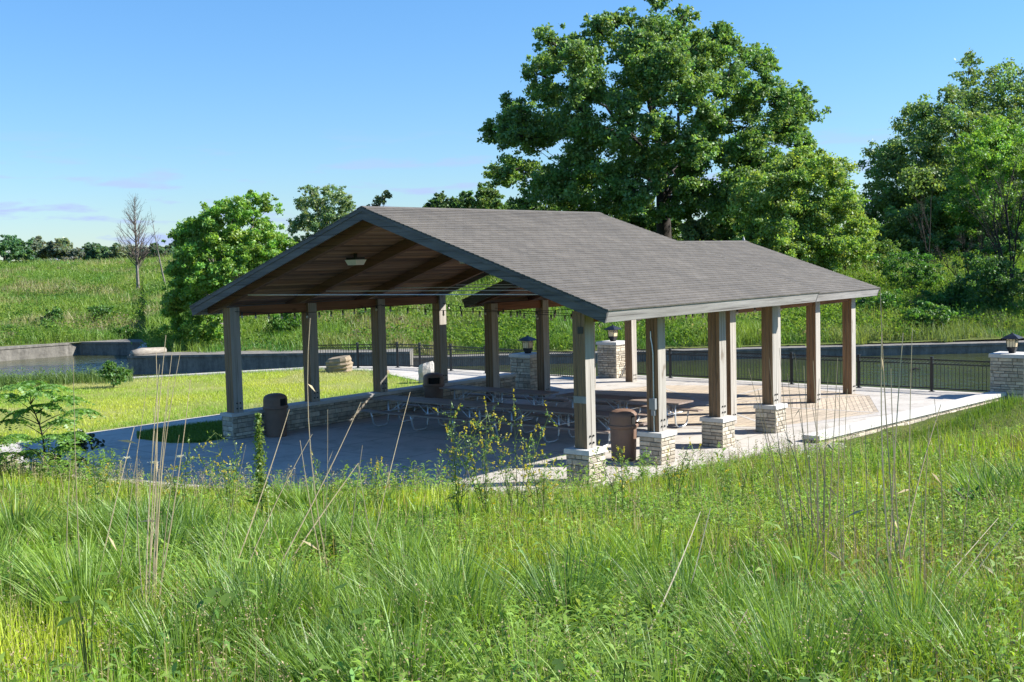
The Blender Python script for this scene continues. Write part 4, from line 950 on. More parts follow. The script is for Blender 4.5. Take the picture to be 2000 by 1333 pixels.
# ------------------------------------------------------------------ bushes on the hillsides
def bush(label, u, v, ru, rv, d, col, n=2600, leaf=.14, group='bushes on the far hillside'):
    b0 = far_base(u, d); lob = []
    for k in range(11):
        q = tr_.uniform(-1, 1, 3); lob.append((at_d(u + q[0] * ru * .8, v - rv * .9 + q[1] * rv * .9, d + q[2] * ru * px(d) * .8), min(ru, rv) * tr_.uniform(.7, 1.05) * px(d)))
    n = int(n * max(1, ru * rv / 450)); return tree('bush', label, b0, lob, n, leaf, col, .05, tr_, group, sub=6, cat='shrub', trunk_name='stem', crown_name='foliage', hollow=.3)
for u, v, ru, rv, d, col, lab in [(92, 636, 26, 14, 82, (.05, .115, .022), 'dark round bush low on the left hill'), (200, 626, 26, 13, 84, (.05, .12, .022), 'dark bush right of the first one on the left hill'), (100, 655, 20, 14, 77, (.09, .17, .03), 'bright bush just above the sunlit canal wall'), (240, 662, 26, 10, 76, (.055, .13, .022), 'low dark shrub above the shaded canal wall'), (15, 660, 24, 12, 77, (.06, .12, .025), 'low shrub at the left end above the canal wall'),
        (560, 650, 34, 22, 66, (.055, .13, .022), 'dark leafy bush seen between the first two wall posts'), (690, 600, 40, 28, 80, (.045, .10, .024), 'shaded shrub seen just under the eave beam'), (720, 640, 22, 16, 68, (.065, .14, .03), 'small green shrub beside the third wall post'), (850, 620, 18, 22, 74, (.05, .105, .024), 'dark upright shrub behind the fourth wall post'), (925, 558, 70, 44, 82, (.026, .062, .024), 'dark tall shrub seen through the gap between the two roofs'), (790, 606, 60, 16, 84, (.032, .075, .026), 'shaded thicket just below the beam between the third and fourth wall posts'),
        (1365, 645, 20, 14, 66, (.055, .12, .026), 'dark shrub between the conduit post and the third pier post'), (1440, 560, 60, 40, 86, (.06, .125, .026), 'green shrub hidden behind the rear roof'), (1650, 520, 30, 18, 80, (.10, .175, .035), 'yellow green shrub beside the rear roof slope'), (1720, 505, 40, 18, 84, (.085, .15, .035), 'pale green shrubs below the bushy tree'), (1780, 560, 50, 30, 74, (.045, .115, .022), 'dark lush shrub right of the roof corner'), (1860, 600, 50, 30, 68, (.045, .11, .022), 'dark lush shrub halfway down the right slope'), (1960, 600, 44, 40, 64, (.040, .095, .022), 'dark shrub above the right lamp pillar'), (1930, 550, 40, 30, 70, (.06, .13, .025), 'leafy shrub beneath the twiggy brown one'), (1820, 640, 40, 22, 62, (.06, .135, .025), 'bright leafy shrub above the right canal wall'), (1710, 620, 36, 26, 66, (.05, .125, .022), 'green shrub directly right of the last shelter post')]:
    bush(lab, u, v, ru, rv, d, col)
# shrub on the lawn bank and dark shrub in the roof shade
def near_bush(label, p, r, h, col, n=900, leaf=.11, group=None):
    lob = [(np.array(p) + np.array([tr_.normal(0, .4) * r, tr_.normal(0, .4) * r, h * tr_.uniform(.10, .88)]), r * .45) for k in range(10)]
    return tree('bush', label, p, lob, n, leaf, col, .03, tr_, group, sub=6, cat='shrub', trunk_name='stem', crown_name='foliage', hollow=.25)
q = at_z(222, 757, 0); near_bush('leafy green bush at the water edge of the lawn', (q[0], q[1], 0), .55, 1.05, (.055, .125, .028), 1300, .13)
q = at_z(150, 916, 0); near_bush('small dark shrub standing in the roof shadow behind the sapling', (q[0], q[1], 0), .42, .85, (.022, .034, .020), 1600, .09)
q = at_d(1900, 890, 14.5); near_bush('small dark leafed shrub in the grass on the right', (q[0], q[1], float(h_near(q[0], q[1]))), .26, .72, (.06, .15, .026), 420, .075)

# ------------------------------------------------------------------ grass
GR = np.random.default_rng(23)
def blades(X, Y, Z, h, w, cols, rng, lean=.25, wind=(0, 0), curl=.5):
    n = len(X); az = rng.uniform(0, 2 * pi, n); side = np.stack([np.cos(az), np.sin(az), np.zeros(n)], 1)
    la = rng.uniform(0, 2 * pi, n); ll = np.abs(rng.normal(0, lean, n)) * h
    ld = np.stack([np.cos(la) * ll + wind[0] * h, np.sin(la) * ll + wind[1] * h, np.zeros(n)], 1)
    B = np.stack([X, Y, Z], 1); up = np.array([0, 0, 1.0])
    vs = []; ts = (0, .4, .75, 1.0); ws = (1.0, .85, .5, 0)
    for t, wk in zip(ts, ws):
        c = B + up * (h * (t - curl * .22 * t * t * np.clip(ll / (h + 1e-6), 0, 1.5)))[:, None] + ld * (t ** 1.8)
        if wk: vs += [c - side * (w * wk * .5)[:, None], c + side * (w * wk * .5)[:, None]]
        else: vs += [c]
    V = np.stack(vs, 1).reshape(-1, 3); o = (np.arange(n) * 7)[:, None]
    Q = np.concatenate([o + np.array([[0, 1, 3, 2]]), o + np.array([[2, 3, 5, 4]])], 0); T = o + np.array([[4, 5, 6]])
    sh = np.repeat(cols, 7, 0); return V, Q, T, sh
def join(parts):
    V = []; Q = []; T = []; C = []; k = 0
    for v, q, t, c in parts:
        V.append(v); Q.append(q + k); C.append(c)
        if t is not None: T.append(t + k)
        k += len(v)
    return np.concatenate(V), np.concatenate(Q), (np.concatenate(T) if T else None), np.concatenate(C)
def vnoise(X, Y, f, seed):
    r = np.random.default_rng(seed); out = 0
    for k in range(5):
        a = r.uniform(0, 2 * pi); p = r.uniform(0, 6.28, 2); q = f * (1.7 ** (k * .7)); out = out + np.sin(q * (X * cos(a) + Y * sin(a)) + p[0]) * np.sin(q * (Y * cos(a) - X * sin(a)) + p[1]) * .75 ** k
    return out
def mixc(c0, c1, t): return np.array(c0)[None] * (1 - t[:, None]) + np.array(c1)[None] * t[:, None]

def near_samples(n, d0, d1, power, rng, amax=.56):
    """points on the near slope, denser towards the photographer's standpoint"""
    k = 1 - power + 1; t = rng.random(n); s = (d0 ** k + (d1 ** k - d0 ** k) * t) ** (1 / k); n2 = n // 4; s = np.concatenate([s, s[:n2]]); a = np.concatenate([rng.uniform(-amax, amax, n), rng.choice([-1, 1], n2) * rng.uniform(amax, 1.15, n2)])
    x, y = far_xy(a, s); e = seg_dist(x, y, PAD_EDGE); ok = inside(x, y, HILL_NEAR) & (e > .12); return x[ok], y[ok], s[ok], a[ok], e[ok]
parts = []
# 1 fine upright meadow grass
x, y, s, a, e = near_samples(150000, 2.6, 27, 1.25, GR); z = h_near(x, y) - .03
nb = np.clip(.5 + .45 * vnoise(x, y, .55, 3), 0, 1); left = np.clip((.05 - a) / .45, 0, 1) * np.clip((11 - s) / 6, 0, 1)
yel = np.clip(.30 + .85 * left + .35 * vnoise(x, y, .9, 9), 0, 1)
col = mixc((.210, .325, .036), (.450, .530, .042), yel); col = np.where((nb > .72)[:, None], col * np.array([.72, .92, 1.15]), col)
col *= np.clip(1 + GR.normal(0, .2, (len(x), 1)), .45, 1.7)
dry = GR.random(len(x)) < (.045 + .10 * np.clip((a - .08) * 2.5, 0, 1) + .30 * np.exp(-((a - .31) / .09) ** 2 - ((s - 10.5) / 2.2) ** 2)); col[dry] = np.array([.40, .32, .17]) * GR.uniform(.7, 1.15, (dry.sum(), 1))
hh = GR.uniform(.24, .52, len(x)) * (1 + .22 * vnoise(x, y, .7, 5)) * np.clip(.35 + e / 3.5, .35, 1) ; ww = GR.uniform(.006, .0165, len(x)) * np.clip(s / 7, .85, 2.4) ** .9
parts.append(blades(x, y, z, hh, ww, col, GR, .22, (.03, .04)))
o = raw_mesh('meadow_grass', *[(lambda r: (r[0], r[1], r[3]))(join(parts))][0], 'blade', None, join(parts)[2]) if False else None
x, y, s, a, e = near_samples(9000, 3.2, 24, 1.2, GR); ok = GR.random(len(x)) < np.clip(.35 + .4 * vnoise(x, y, .8, 77) + .5 * np.clip(a * 2, -.3, .6), .05, 1); x, y, s = x[ok], y[ok], s[ok]; n = len(x)
parts.append(blades(x, y, h_near(x, y), GR.uniform(.3, .75, n), GR.uniform(.004, .008, n) * np.clip(s / 7, .9, 2.2), np.array([[.46, .37, .20]]) * GR.uniform(.6, 1.25, (n, 1)), GR, .75, (0, 0), 1.1))
V, Q, T, C = join(parts); o = raw_mesh('meadow_grass', V, Q, C, 'blade', None, T); tag(o, kind='stuff')

# short bright grass on the strip below the retaining wall
n = 70000; x = GR.uniform(3, 20, n); y = GR.uniform(-11, -2.2, n); ok = inside(x, y, HILL_NEAR) & (seg_dist(x, y, PAD_EDGE) > .05) & inside(x, y, LAND); x, y = x[ok], y[ok]; n = len(x); e = seg_dist(x, y, PAD_EDGE)
V, Q, T, C = join([blades(x, y, h_near(x, y) - .02, GR.uniform(.08, .26, n) * np.clip(.40 + e / 4, .4, 1.3), GR.uniform(.010, .018, n), mixc((.17, .30, .04), (.40, .48, .06), np.clip(.5 + .4 * vnoise(x, y, .8, 91) + GR.normal(0, .15, n), 0, 1)) * np.clip(1 + GR.normal(0, .18, (n, 1)), .5, 1.5), GR, .3)])
o = raw_mesh('slope_grass', V, Q, C, 'blade', None, T); tag(o, kind='stuff')

# 2 lush arching tussocks
tus = []
cl_u = [(230,1010,15,1.0),(120,1010,13,1.1),(420,1020,14,.9),(690,1110,9,1.3),(740,1180,8,1.2),(640,1050,12,.8),(560,1060,13,.8),(1500,1200,7,1.0),(1600,1240,6.5,1.1),(1420,1170,8,.8),(1700,1290,6,.9),(60,1080,11,.9),(330,1120,9.5,.9),(1990,920,15,.8),(620,960,17,.6),(1530,1020,11,.35),(860,1240,7,.7),(480,1150,8.5,.8),(1250,1260,6.5,.6),(1850,1180,8,.6),(1130,1060,11,.5)]
for u, v, d, k in cl_u:
    p = at_d(u, v, d)
    nt = int(round(7 * k)) + 2
    cx_ = p[0] + GR.normal(0, .62 * k + .1, nt); cy_ = p[1] + GR.normal(0, .62 * k + .1, nt); n0 = int(1500 * k / nt * 1.6); ti = np.repeat(np.arange(nt), n0); n = len(ti)
    ang = GR.uniform(0, 2 * pi, n); rad_ = np.abs(GR.normal(0, .11, n)); xx = cx_[ti] + np.cos(ang) * rad_; yy = cy_[ti] + np.sin(ang) * rad_
    zz = h_near(xx, yy) - .03; ok = inside(xx, yy, HILL_NEAR); xx, yy, zz, ti, ang = xx[ok], yy[ok], zz[ok], ti[ok], ang[ok]; n = len(xx); hk_ = GR.uniform(.6, 1.1, nt)[ti]
    t = GR.uniform(0, 1, nt)[ti] + GR.normal(0, .15, n); c = mixc((.110, .220, .052), (.250, .390, .048), np.clip(t, 0, 1)) * np.clip(1 + GR.normal(0, .18, (n, 1)), .5, 1.6)
    tus.append(blades(xx, yy, zz, GR.uniform(.5, .92, n) * hk_ * (.8 + .2 * k), GR.uniform(.008, .018, n) * max(.85, d / 9), c, GR, .30, (np.cos(ang) * .36 - .05, np.sin(ang) * .36 + .07), .9))
V, Q, T, C = join(tus); o = raw_mesh('tussock_grass', V, Q, C, 'blade', None, T); tag(o, kind='stuff')

# 3 leafy weeds: stems with lance leaves in loose whorls
def weeds(x, y, z, h, rng, base, leafl, nleaf=15):
    n = len(x); L_ = []; K = []
    lean = rng.normal(0, .12, (n, 2))
    t = np.tile(np.linspace(.25, 1.0, nleaf), n); ii = np.repeat(np.arange(n), nleaf); az = rng.uniform(0, 2 * pi, n * nleaf)
    H = h[ii]; root_ = np.stack([x[ii] + lean[ii, 0] * t * H, y[ii] + lean[ii, 1] * t * H, z[ii] + t * H], 1)
    el_ = rng.uniform(.05, .75, n * nleaf); out = np.stack([np.cos(az) * np.cos(el_), np.sin(az) * np.cos(el_), np.sin(el_)], 1)
    ln = (leafl * (1.1 - .5 * t) * rng.uniform(.7, 1.3, n * nleaf) * np.clip(H / .5, .6, 1.4))[:, None]; sd = unit(np.cross(out, np.array([0, 0, 1.0]) + rng.normal(0, .25, out.shape)))
    tipp = root_ + out * ln - np.array([0, 0, 1.0]) * ln * .18; mid = root_ + out * ln * .45 + np.array([0, 0, .1]) * ln
    V = np.stack([root_, mid + sd * ln * .13, tipp, mid - sd * ln * .13], 1).reshape(-1, 3); F = np.arange(len(root_) * 4).reshape(-1, 4)
    c = leaf_cols(len(root_), base, rng, .16, .10, np.repeat(rng.uniform(.75, 1.25, (n, 1)) * np.array([[1, 1, 1]]), nleaf, 0)); C = np.repeat(c, 4, 0)
    return V, F, None, C
wp = []
x, y, s, a, e = near_samples(27000, 3.0, 26, 1.2, GR); w_ = np.clip(.35 + .55 * vnoise(x, y, .5, 21) + .5 * np.clip((a + .12) * 3, -.6, .55) - .9 * np.clip((-.02 - a) * 4, 0, 1) * np.clip((8.5 - s) / 3, 0, 1), 0, 1); ok = GR.random(len(x)) < w_ * (e > .4); x, y, s, e = x[ok], y[ok], s[ok], e[ok]
wp.append(weeds(x, y, h_near(x, y), GR.uniform(.25, .60, len(x)) * np.clip(.4 + e / 3, .4, 1), GR, (.235, .375, .050), .12, 19))
x, y, s, a, e = near_samples(900, 4.5, 18, 1.2, GR)
wp.append(weeds(x, y, h_near(x, y), GR.uniform(.35, .6, len(x)), GR, (.22, .37, .07), .16, 11))
tq = GR.random(1500); ii_ = np.array(PAD_EDGE[2:14]); cum = np.concatenate([[0], np.cumsum(np.hypot(*np.diff(ii_, axis=0).T))]); q_ = tq * cum[-1]; cl_ = np.sin(q_ * 1.7) + np.sin(q_ * .83 + 2) + .6 * np.sin(q_ * 3.1); ok = GR.random(1500) < np.clip(.35 + .4 * cl_, .06, 1); q_ = q_[ok]; n = len(q_)
x = np.interp(q_, cum, ii_[:, 0]); y = np.interp(q_, cum, ii_[:, 1]); off = GR.uniform(.15, 2.2, n); x = x - off * .75; y = y - off * .66
wp.append(weeds(x, y, h_near(x, y), GR.uniform(.30, .85, n) * np.where(x > 1, .5, 1), GR, (.20, .34, .06), .15, 16))
V, Q, T, C = join(wp); o = raw_mesh('leafy_weeds', V, Q, C, 'leaf'); tag(o, kind='stuff')

# 4 flowering grass heads, tan and purplish
sp_ = []
x, y, s, a, e = near_samples(4600, 4.5, 25, 1.15, GR); w_ = np.clip(.35 + .6 * np.clip((a + .15) * 2, 0, 1) + .3 * vnoise(x, y, .6, 31), 0.05, 1); ok = GR.random(len(x)) < w_; x, y, s = x[ok], y[ok], s[ok]; n = len(x); z = h_near(x, y)
hh = GR.uniform(.5, .92, n) * np.clip(.5 + e[ok] / 5, .5, 1); c = mixc((.26, .24, .09), (.36, .25, .17), GR.random(n)) * GR.uniform(.75, 1.2, (n, 1))
V1 = blades(x, y, z, hh, GR.uniform(.003, .0045, n) * np.clip(s / 7, 1, 2.5), c, GR, .16, (.04, .05)); sp_.append(V1)
tip = V1[0].reshape(-1, 7, 3)[:, 6]; k = 16; pt = np.repeat(tip, k, 0) - np.array([0, 0, 1]) * GR.uniform(0, .16, (n * k, 1)) + GR.normal(0, .016, (n * k, 3)); 
Vq, Fq, Cq = leaf_quads(pt, .014, np.repeat(c, k, 0) * GR.uniform(.8, 1.3, (n * k, 1)), GR, 0, .5); sp_.append((Vq, Fq, None, Cq))
tq = GR.random(800); ii_ = np.array(PAD_EDGE[3:13]); cum = np.concatenate([[0], np.cumsum(np.hypot(*np.diff(ii_, axis=0).T))]); q_ = tq * cum[-1] * .75
x = np.interp(q_, cum, ii_[:, 0]); y = np.interp(q_, cum, ii_[:, 1]); off = GR.uniform(.3, 3.2, 800); x = x - off * .75; y = y - off * .66; n = len(x); z = h_near(x, y)
c = mixc((.27, .28, .11), (.38, .29, .19), GR.random(n)) * GR.uniform(.75, 1.25, (n, 1)); V1 = blades(x, y, z, GR.uniform(.25, .75, n), np.full(n, .009), c, GR, .2, (.03, .04)); sp_.append(V1)
tip = V1[0].reshape(-1, 7, 3)[:, 6]; k = 20; pt = np.repeat(tip, k, 0) - np.array([0, 0, 1]) * GR.uniform(0, .20, (n * k, 1)) + GR.normal(0, .020, (n * k, 3)); Vq, Fq, Cq = leaf_quads(pt, .028, np.repeat(c, k, 0) * GR.uniform(.8, 1.3, (n * k, 1)), GR, 0, .5); sp_.append((Vq, Fq, None, Cq))
V, Q, T, C = join(sp_); o = raw_mesh('seeding_grass', V, Q, C, 'dry', None, T); tag(o, kind='stuff')

# 5 short lawn, grass island, bank weeds
lp = []
def poly_samples(poly, n, rng):
    p = np.array(poly); lo, hi = p.min(0), p.max(0); x = rng.uniform(lo[0], hi[0], n); y = rng.uniform(lo[1], hi[1], n); ok = inside(x, y, poly); return x[ok], y[ok]
x, y = poly_samples(LAWN, 330000, GR); dens = vnoise(x, y, .5, 41); ok = GR.random(len(x)) < np.clip(.75 + .5 * dens, .12, 1); x, y = x[ok], y[ok]; n = len(x)
t = np.clip(.55 + .4 * vnoise(x, y, .35, 43), 0, 1); c = mixc((.250, .430, .038), (.500, .560, .060), t) * np.clip(1 + GR.normal(0, .16, (n, 1)), .5, 1.5)
edge = seg_dist(x, y, LAWN, True); hh = GR.uniform(.05, .11, n) * np.where(edge < .5, 1.7, 1.0); pale = np.clip(vnoise(x, y, .42, 47) * 1.2 - .55, 0, .75)[:, None]; c = c * (1 - pale) + np.array([[.50, .45, .26]]) * pale; c[edge < .45] *= np.array([.62, .80, .8])
lp.append(blades(x, y, np.full(n, -.012), hh, GR.uniform(.009, .016, n), c, GR, .6))
x, y = poly_samples(ISLE, 22000, GR); n = len(x); lp.append(blades(x, y, np.full(n, .01), GR.uniform(.06, .13, n), GR.uniform(.010, .016, n), mixc((.09, .19, .03), (.16, .26, .04), GR.random(n)), GR, .4))
V, Q, T, C = join(lp); o = raw_mesh('lawn_grass', V, Q, C, 'blade', None, T); tag(o, kind='stuff')
bk = []
n = 16000; tt = GR.uniform(0, 1, n); bx = np.interp(tt, [0, .35, .6, 1], [8.3, 3, -8, -20]); by = np.interp(tt, [0, .35, .6, 1], [29.6, 32.6, 38.8, 45.5]); oo = GR.normal(0, .75, n); bx = bx + oo * .5; by = by + oo * .86; zz = np.minimum(h_near(bx, by), .02); ok = zz > -.9
n = ok.sum(); bk.append(blades(bx[ok], by[ok], zz[ok], GR.uniform(.20, .58, n), GR.uniform(.016, .028, n), mixc((.075, .15, .03), (.17, .25, .06), GR.random(n)), GR, .3))
x = bx[ok][::22]; y = by[ok][::22]; bk.append(weeds(x, y, zz[ok][::22], GR.uniform(.3, .75, len(x)), GR, (.15, .25, .07), .17))
# grass creeping along the foot of the retaining wall and the pavement edge
n = 9000; k = GR.uniform(0, 1, n); ex = np.interp(k, [0, .25, .5, 1], [-1.2, 5.4, 8.3, 17.4]); ey = np.interp(k, [0, .25, .5, 1], [-.4, -2.1, -2.25, -3.15]) - np.abs(GR.normal(0, .22, n)); zz = h_near(ex, ey)
hgt = np.where(k < .28, GR.uniform(.08, .22, n), GR.uniform(.08, .24, n) * np.where(GR.random(n) < .15, 2, 1)); bk.append(blades(ex, ey, zz - .02, hgt, GR.uniform(.009, .016, n), mixc((.10, .21, .03), (.20, .30, .05), GR.random(n)), GR, .35))
V, Q, T, C = join(bk); o = raw_mesh('bank_weeds', V, Q, C, 'blade', None, T); tag(o, kind='stuff')

# 6 tall grass and herbs over the far hillside
fp = []
n = 300000; a = GR.uniform(-.56, .56, n); k = GR.random(n) ** 1.15; sw = np.interp(a, TA, TSW) + .25 - np.where((a > -.295) & (a < -.1), 1.5 * np.clip(.5 + .8 * np.sin(a * 90) + .5 * np.sin(a * 211), 0, 1), np.where(a > -.08, .8 * np.clip(-.6 + np.sin(a * 70) + .7 * np.sin(a * 173), 0, 1), 0)); sc2 = np.interp(a, TA, TSC) + 22; s = sw + (sc2 - sw) * k; x, y = far_xy(a, s); z = h_far_as(a, s)
f1 = vnoise(x, y, .16, 51); f2 = vnoise(x, y, .45, 53); t = np.clip(.42 + .42 * f1 + .22 * f2, 0, 1); c = mixc((.115, .250, .034), (.245, .345, .056), t)
tan_ = np.clip(vnoise(x, y, .17, 57) * 1.5 - .35 + .45 * f2, 0, .8) * np.where(a < -.05, .8, .35); c = c * (1 - tan_[:, None]) + np.array([.40, .32, .20])[None] * tan_[:, None]; c = np.where((f2 < -.62)[:, None], c * np.array([.6, .85, .75]), c)
c *= np.clip(1 + GR.normal(0, .2, (n, 1)), .4, 1.7)
hh = GR.uniform(.25, .80, n) * (1 + .35 * f2); fp.append(blades(x, y, z - .05, np.clip(hh, .2, 1.7), GR.uniform(.022, .048, n) * np.clip(s / 75, .8, 1.8), c, GR, .5))
V, Q, T, C = join(fp); o = raw_mesh('hillside_grass', V, Q, C, 'blade', None, T); tag(o, kind='stuff')
n = 26000; a = GR.uniform(-.56, .56, n); k = GR.random(n) ** 1.1; sw = np.interp(a, TA, TSW) + .5; sc2 = np.interp(a, TA, TSC); s = sw + (sc2 - sw) * k; x, y = far_xy(a, s); ok = GR.random(n) < np.clip(.45 + .6 * vnoise(x, y, .3, 61), .02, 1); x, y, s, a = x[ok], y[ok], s[ok], a[ok]; z = h_far_as(a, s); n = len(x)

nm = 900; ma = GR.uniform(-.56, .56, nm); mk = GR.random(nm) ** 1.1; msw = np.interp(ma, TA, TSW) + 1.0; ms = msw + (np.interp(ma, TA, TSC) + 10 - msw) * mk; mx_, my_ = far_xy(ma, ms); mz_ = h_far_as(ma, ms); mr_ = GR.uniform(.3, .95, nm) * np.where(GR.random(nm) < .12, 1.7, 1)
kk_ = 110; md = unit(GR.normal(size=(nm * kk_, 3))) * GR.uniform(.55, 1.05, (nm * kk_, 1)); md[:, 2] = np.abs(md[:, 2]); mp_ = np.repeat(np.stack([mx_, my_, mz_], 1), kk_, 0) + md * np.repeat(mr_, kk_)[:, None] * np.array([1, 1, .95])
mt_ = GR.random(nm); mc = mixc((.060, .150, .028), (.24, .34, .08), mt_); mc = np.where((mr_ > 1)[:, None], np.array([[.060, .135, .030]]), mc); mc = np.where((GR.random(nm) < .14)[:, None], np.array([[.30, .26, .19]]), mc); mcol = np.repeat(mc, kk_, 0) * np.clip(1 + GR.normal(0, .17, (nm * kk_, 1)), .5, 1.5)
clump = 14; pc = np.repeat(np.stack([x, y, z + .35], 1), clump, 0) + GR.normal(0, .34, (n * clump, 3)) * np.array([1, 1, .75]); bc = np.repeat(mixc((.085, .195, .030), (.20, .30, .06), GR.random(n)), clump, 0) * np.clip(1 + GR.normal(0, .16, (n * clump, 1)), .5, 1.5)
V, F, K = leaf_quads(np.concatenate([pc, mp_]), .155, np.concatenate([bc, mcol]), GR, .5, .6); o = raw_mesh('hillside_herbs', V, F, K, 'herb'); tag(o, kind='stuff')

# ------------------------------------------------------------------ single plants in the foreground
def gz(p): return float(h_near(p[0], p[1]))
def dry_clump(label, stems, r=.0045, bend=.05, mat='dry', colr=(.60, .48, .30)):
    """stems: (u_base, d_base, u_top, v_top, d_top)"""
    q0_ = None; root = None; m = MB()
    for ub, db, ut, vt, dt in stems:
        b = at_d(ub, 1000, db); b[2] = gz(b) - .02
        if q0_ is None: q0_ = b.copy(); root = thing('dry_stalks', label, 'dead grass', b, 0, 'dead grass stalks standing in the meadow')
        t = at_d(ut, vt, dt); mid = (b + t) / 2 + GR.normal(0, bend, 3) * np.linalg.norm(t - b) * .5
        P = bez(b, mid, t, 9) - q0_; k = .8 + .4 * GR.random(); cc = tuple(np.array(colr) * GR.uniform(.75, 1.15))
        m.tube(list(P), [1.45 * r * k * max(1, db / 9) * (1 - .6 * i / 8) for i in range(9)], 4, cc)
        if GR.random() < .35:
            i = int(GR.integers(3, 7)); d_ = GR.normal(0, 1, 3); d_ /= np.linalg.norm(d_); L_ = .12 + .12 * GR.random(); m.add([P[i], P[i] + d_ * L_ * .5 + np.array([.006, 0, .02]), P[i] + d_ * L_, P[i] + d_ * L_ * .5 - np.array([.006, 0, -.0])], [(0, 1, 2, 3)], cc)
    m.build('stalks', mat, root); return root
dry_clump('tall pale bunch of dead grass stalks in front of the grass island', [(278,9,324,655,9.3),(282,9,336,690,9.2),(286,9.1,352,690,9.4),(270,8.9,312,712,9.2),(275,9,372,742,9.6),(290,9.2,330,760,9),(284,9,300,800,9),(296,9.1,350,850,9.2),(280,8.8,268,880,8.8)], .0046)
dry_clump('two slender dead stalks leaning right across the lawn', [(150,9.5,262,835,9.8),(262,9.5,305,690,10),(200,9.5,290,735,9.6)], .0042)
dry_clump('single upright dead stalk at the left in front of the sapling', [(150,10,143,700,10),(125,10,138,900,10.0)], .004)
dry_clump('dead stalks leaning over the shaded paving left of the middle', [(405,10,565,800,11),(470,10,705,786,11),(500,11,700,905,12),(430,10,610,848,10.5),(380,10,480,870,10)], .0040)
dry_clump('thin arching dead stalk crossing the second wall post', [(648,11,606,622,11.2),(640,11,586,860,11.2),(618,11,640,800,11)], .0038, .10)
dry_clump('dead stalk leaning right in front of the picnic tables', [(700,11.5,801,766,12),(742,11.5,700,905,11.5),(664,11.5,708,870,11.6)], .0040)
dry_clump('tallest pair of dead stalks beyond the roof corner on the right', [(1762,9.5,1719,562,9.6),(1748,9.5,1722,650,9.6),(1778,9.6,1782,640,9.7),(1736,9.5,1764,650,9.7),(1770,9.5,1740,720,9.6),(1742,9.4,1838,790,9.8)], .0052)
dry_clump('fine brown bunch of dead stalks in front of the shelter posts', [(1552 + i * 6, 12, ut, vt, 12.2) for i, (ut, vt) in enumerate([(1462,720),(1480,760),(1502,700),(1522,680),(1538,730),(1552,690),(1570,715),(1588,705),(1600,740),(1618,720),(1636,700),(1516,800),(1560,800),(1640,760),(1496,830),(1586,790)])], .0034, .04, 'dry', (.44, .34, .21))
dry_clump('long fallen pale stalk lying diagonally in the meadow right of centre', [(1195,7.5,1368,1000,8.4)], .0055, .03, 'dry', (.62, .54, .38))
dry_clump('shorter pale stalk just right of the long fallen diagonal one', [(1300,8,1388,992,8.6)], .0050, .03, 'dry', (.62, .54, .38))
dry_clump('fallen stalks criss-crossing at the right edge of the meadow', [(1815,8.5,1990,1012,8.8),(1700,8,1950,1012,9),(1760,8,1930,1060,8.6)], .005, .05, 'dry', (.58, .50, .35))
dry_clump('low pale stalk lying in the leafy weeds near the bottom edge', [(1280,6,1460,1190,6.4)], .0045, .05, 'dry', (.58, .50, .35))
dry_clump('scattered upright dead stalks across the right meadow', [(1650,10,1655,760,10.2),(1680,10,1660,830,10.2),(1700,9.5,1690,850,9.6),(1830,9.5,1825,780,9.6),(1810,9,1815,830,9.2),(1860,9,1905,820,9.2),(1610,9,1612,900,9),(1580,9,1600,930,9),(1720,9,1716,900,9),(1796,8.5,1800,960,8.6),(1650,8.5,1642,960,8.6)], .0040, .05, 'dry', (.45, .36, .22))

def clover(label, u, d, vt, spread, nst, yellow=.5, seedn=1):
    """tall sweet clover: branching green stems, small leaflets, yellow flower spikes"""
    r_ = np.random.default_rng(100 + int(u)); b = at_d(u, 1000, d); b[2] = gz(b) - .02; root = thing('sweet_clover', label, 'wild plant', b, 0, 'flowering sweet clover plants'); st = MB(); LP = []; YP = []
    top = at_d(u, vt, d)[2] - b[2]
    for i in range(nst):
        hh_ = top * r_.uniform(.6, 1.0); off = r_.normal(0, spread * 1.6, 2) * hh_; tipp = np.array([off[0], off[1], hh_]); P = bez(np.array([r_.normal(0, .03), r_.normal(0, .03), 0]), tipp * np.array([.25, .25, .6]), tipp, 10)
        st.tube(list(P), [.0065 * (1 - .07 * k) * max(1, d / 13) for k in range(10)], 4, (.13, .20, .05))
        for k in range(3, 10):
            for _ in range(3):
                dr = unit(r_.normal(size=(1, 3)) + np.array([[0, 0, .35]]))[0]; L_ = hh_ * r_.uniform(.06, .17); e_ = P[k] + dr * L_; st.tube([P[k], e_], [.003 * max(1, d / 13), .0018 * max(1, d / 13)], 3, (.14, .21, .05))
                LP.append(P[k] + dr * L_ * r_.uniform(.2, 1, (5, 1)) + r_.normal(0, .012, (5, 3)))
                if k > 4 and r_.random() < yellow: YP.append(e_ + (dr * .6 + np.array([0, 0, .5])) * r_.uniform(0, .11, (12, 1)) + r_.normal(0, .006, (12, 3)))
    st.build('stems', 'leaf', root); LP = np.concatenate(LP); V, F, K = leaf_quads(LP, .036, leaf_cols(len(LP), (.22, .35, .08), r_), r_, .5, .45); raw_mesh('foliage', V, F, K, 'leaf', root)
    if YP:
        YP = np.concatenate(YP); V, F, K = leaf_quads(YP, .026, leaf_cols(len(YP), (.55, .47, .05), r_, .15, .05), r_, .2, .7); raw_mesh('blossoms', V, F, K, 'leaf', root)
clover('tall yellow sweet clover in front of the first picnic table', 893, 16, 792, .10, 5, .35)
clover('yellow sweet clover directly left of the tallest flowering pair', 948, 16, 818, .12, 5, .6)
clover('tall yellow sweet clover leaning towards the front stone pier', 1010, 15.5, 806, .12, 5, .6)
clover('low yellow sweet clover beside the front stone pier', 1060, 16, 846, .14, 4, .6)
clover('sparse sweet clover in front of the brown trash can', 1215, 16.5, 870, .10, 3, .35)
clover('sweet clover before the second stone pier, thin and tall', 1315, 16.5, 868, .16, 4, .25)
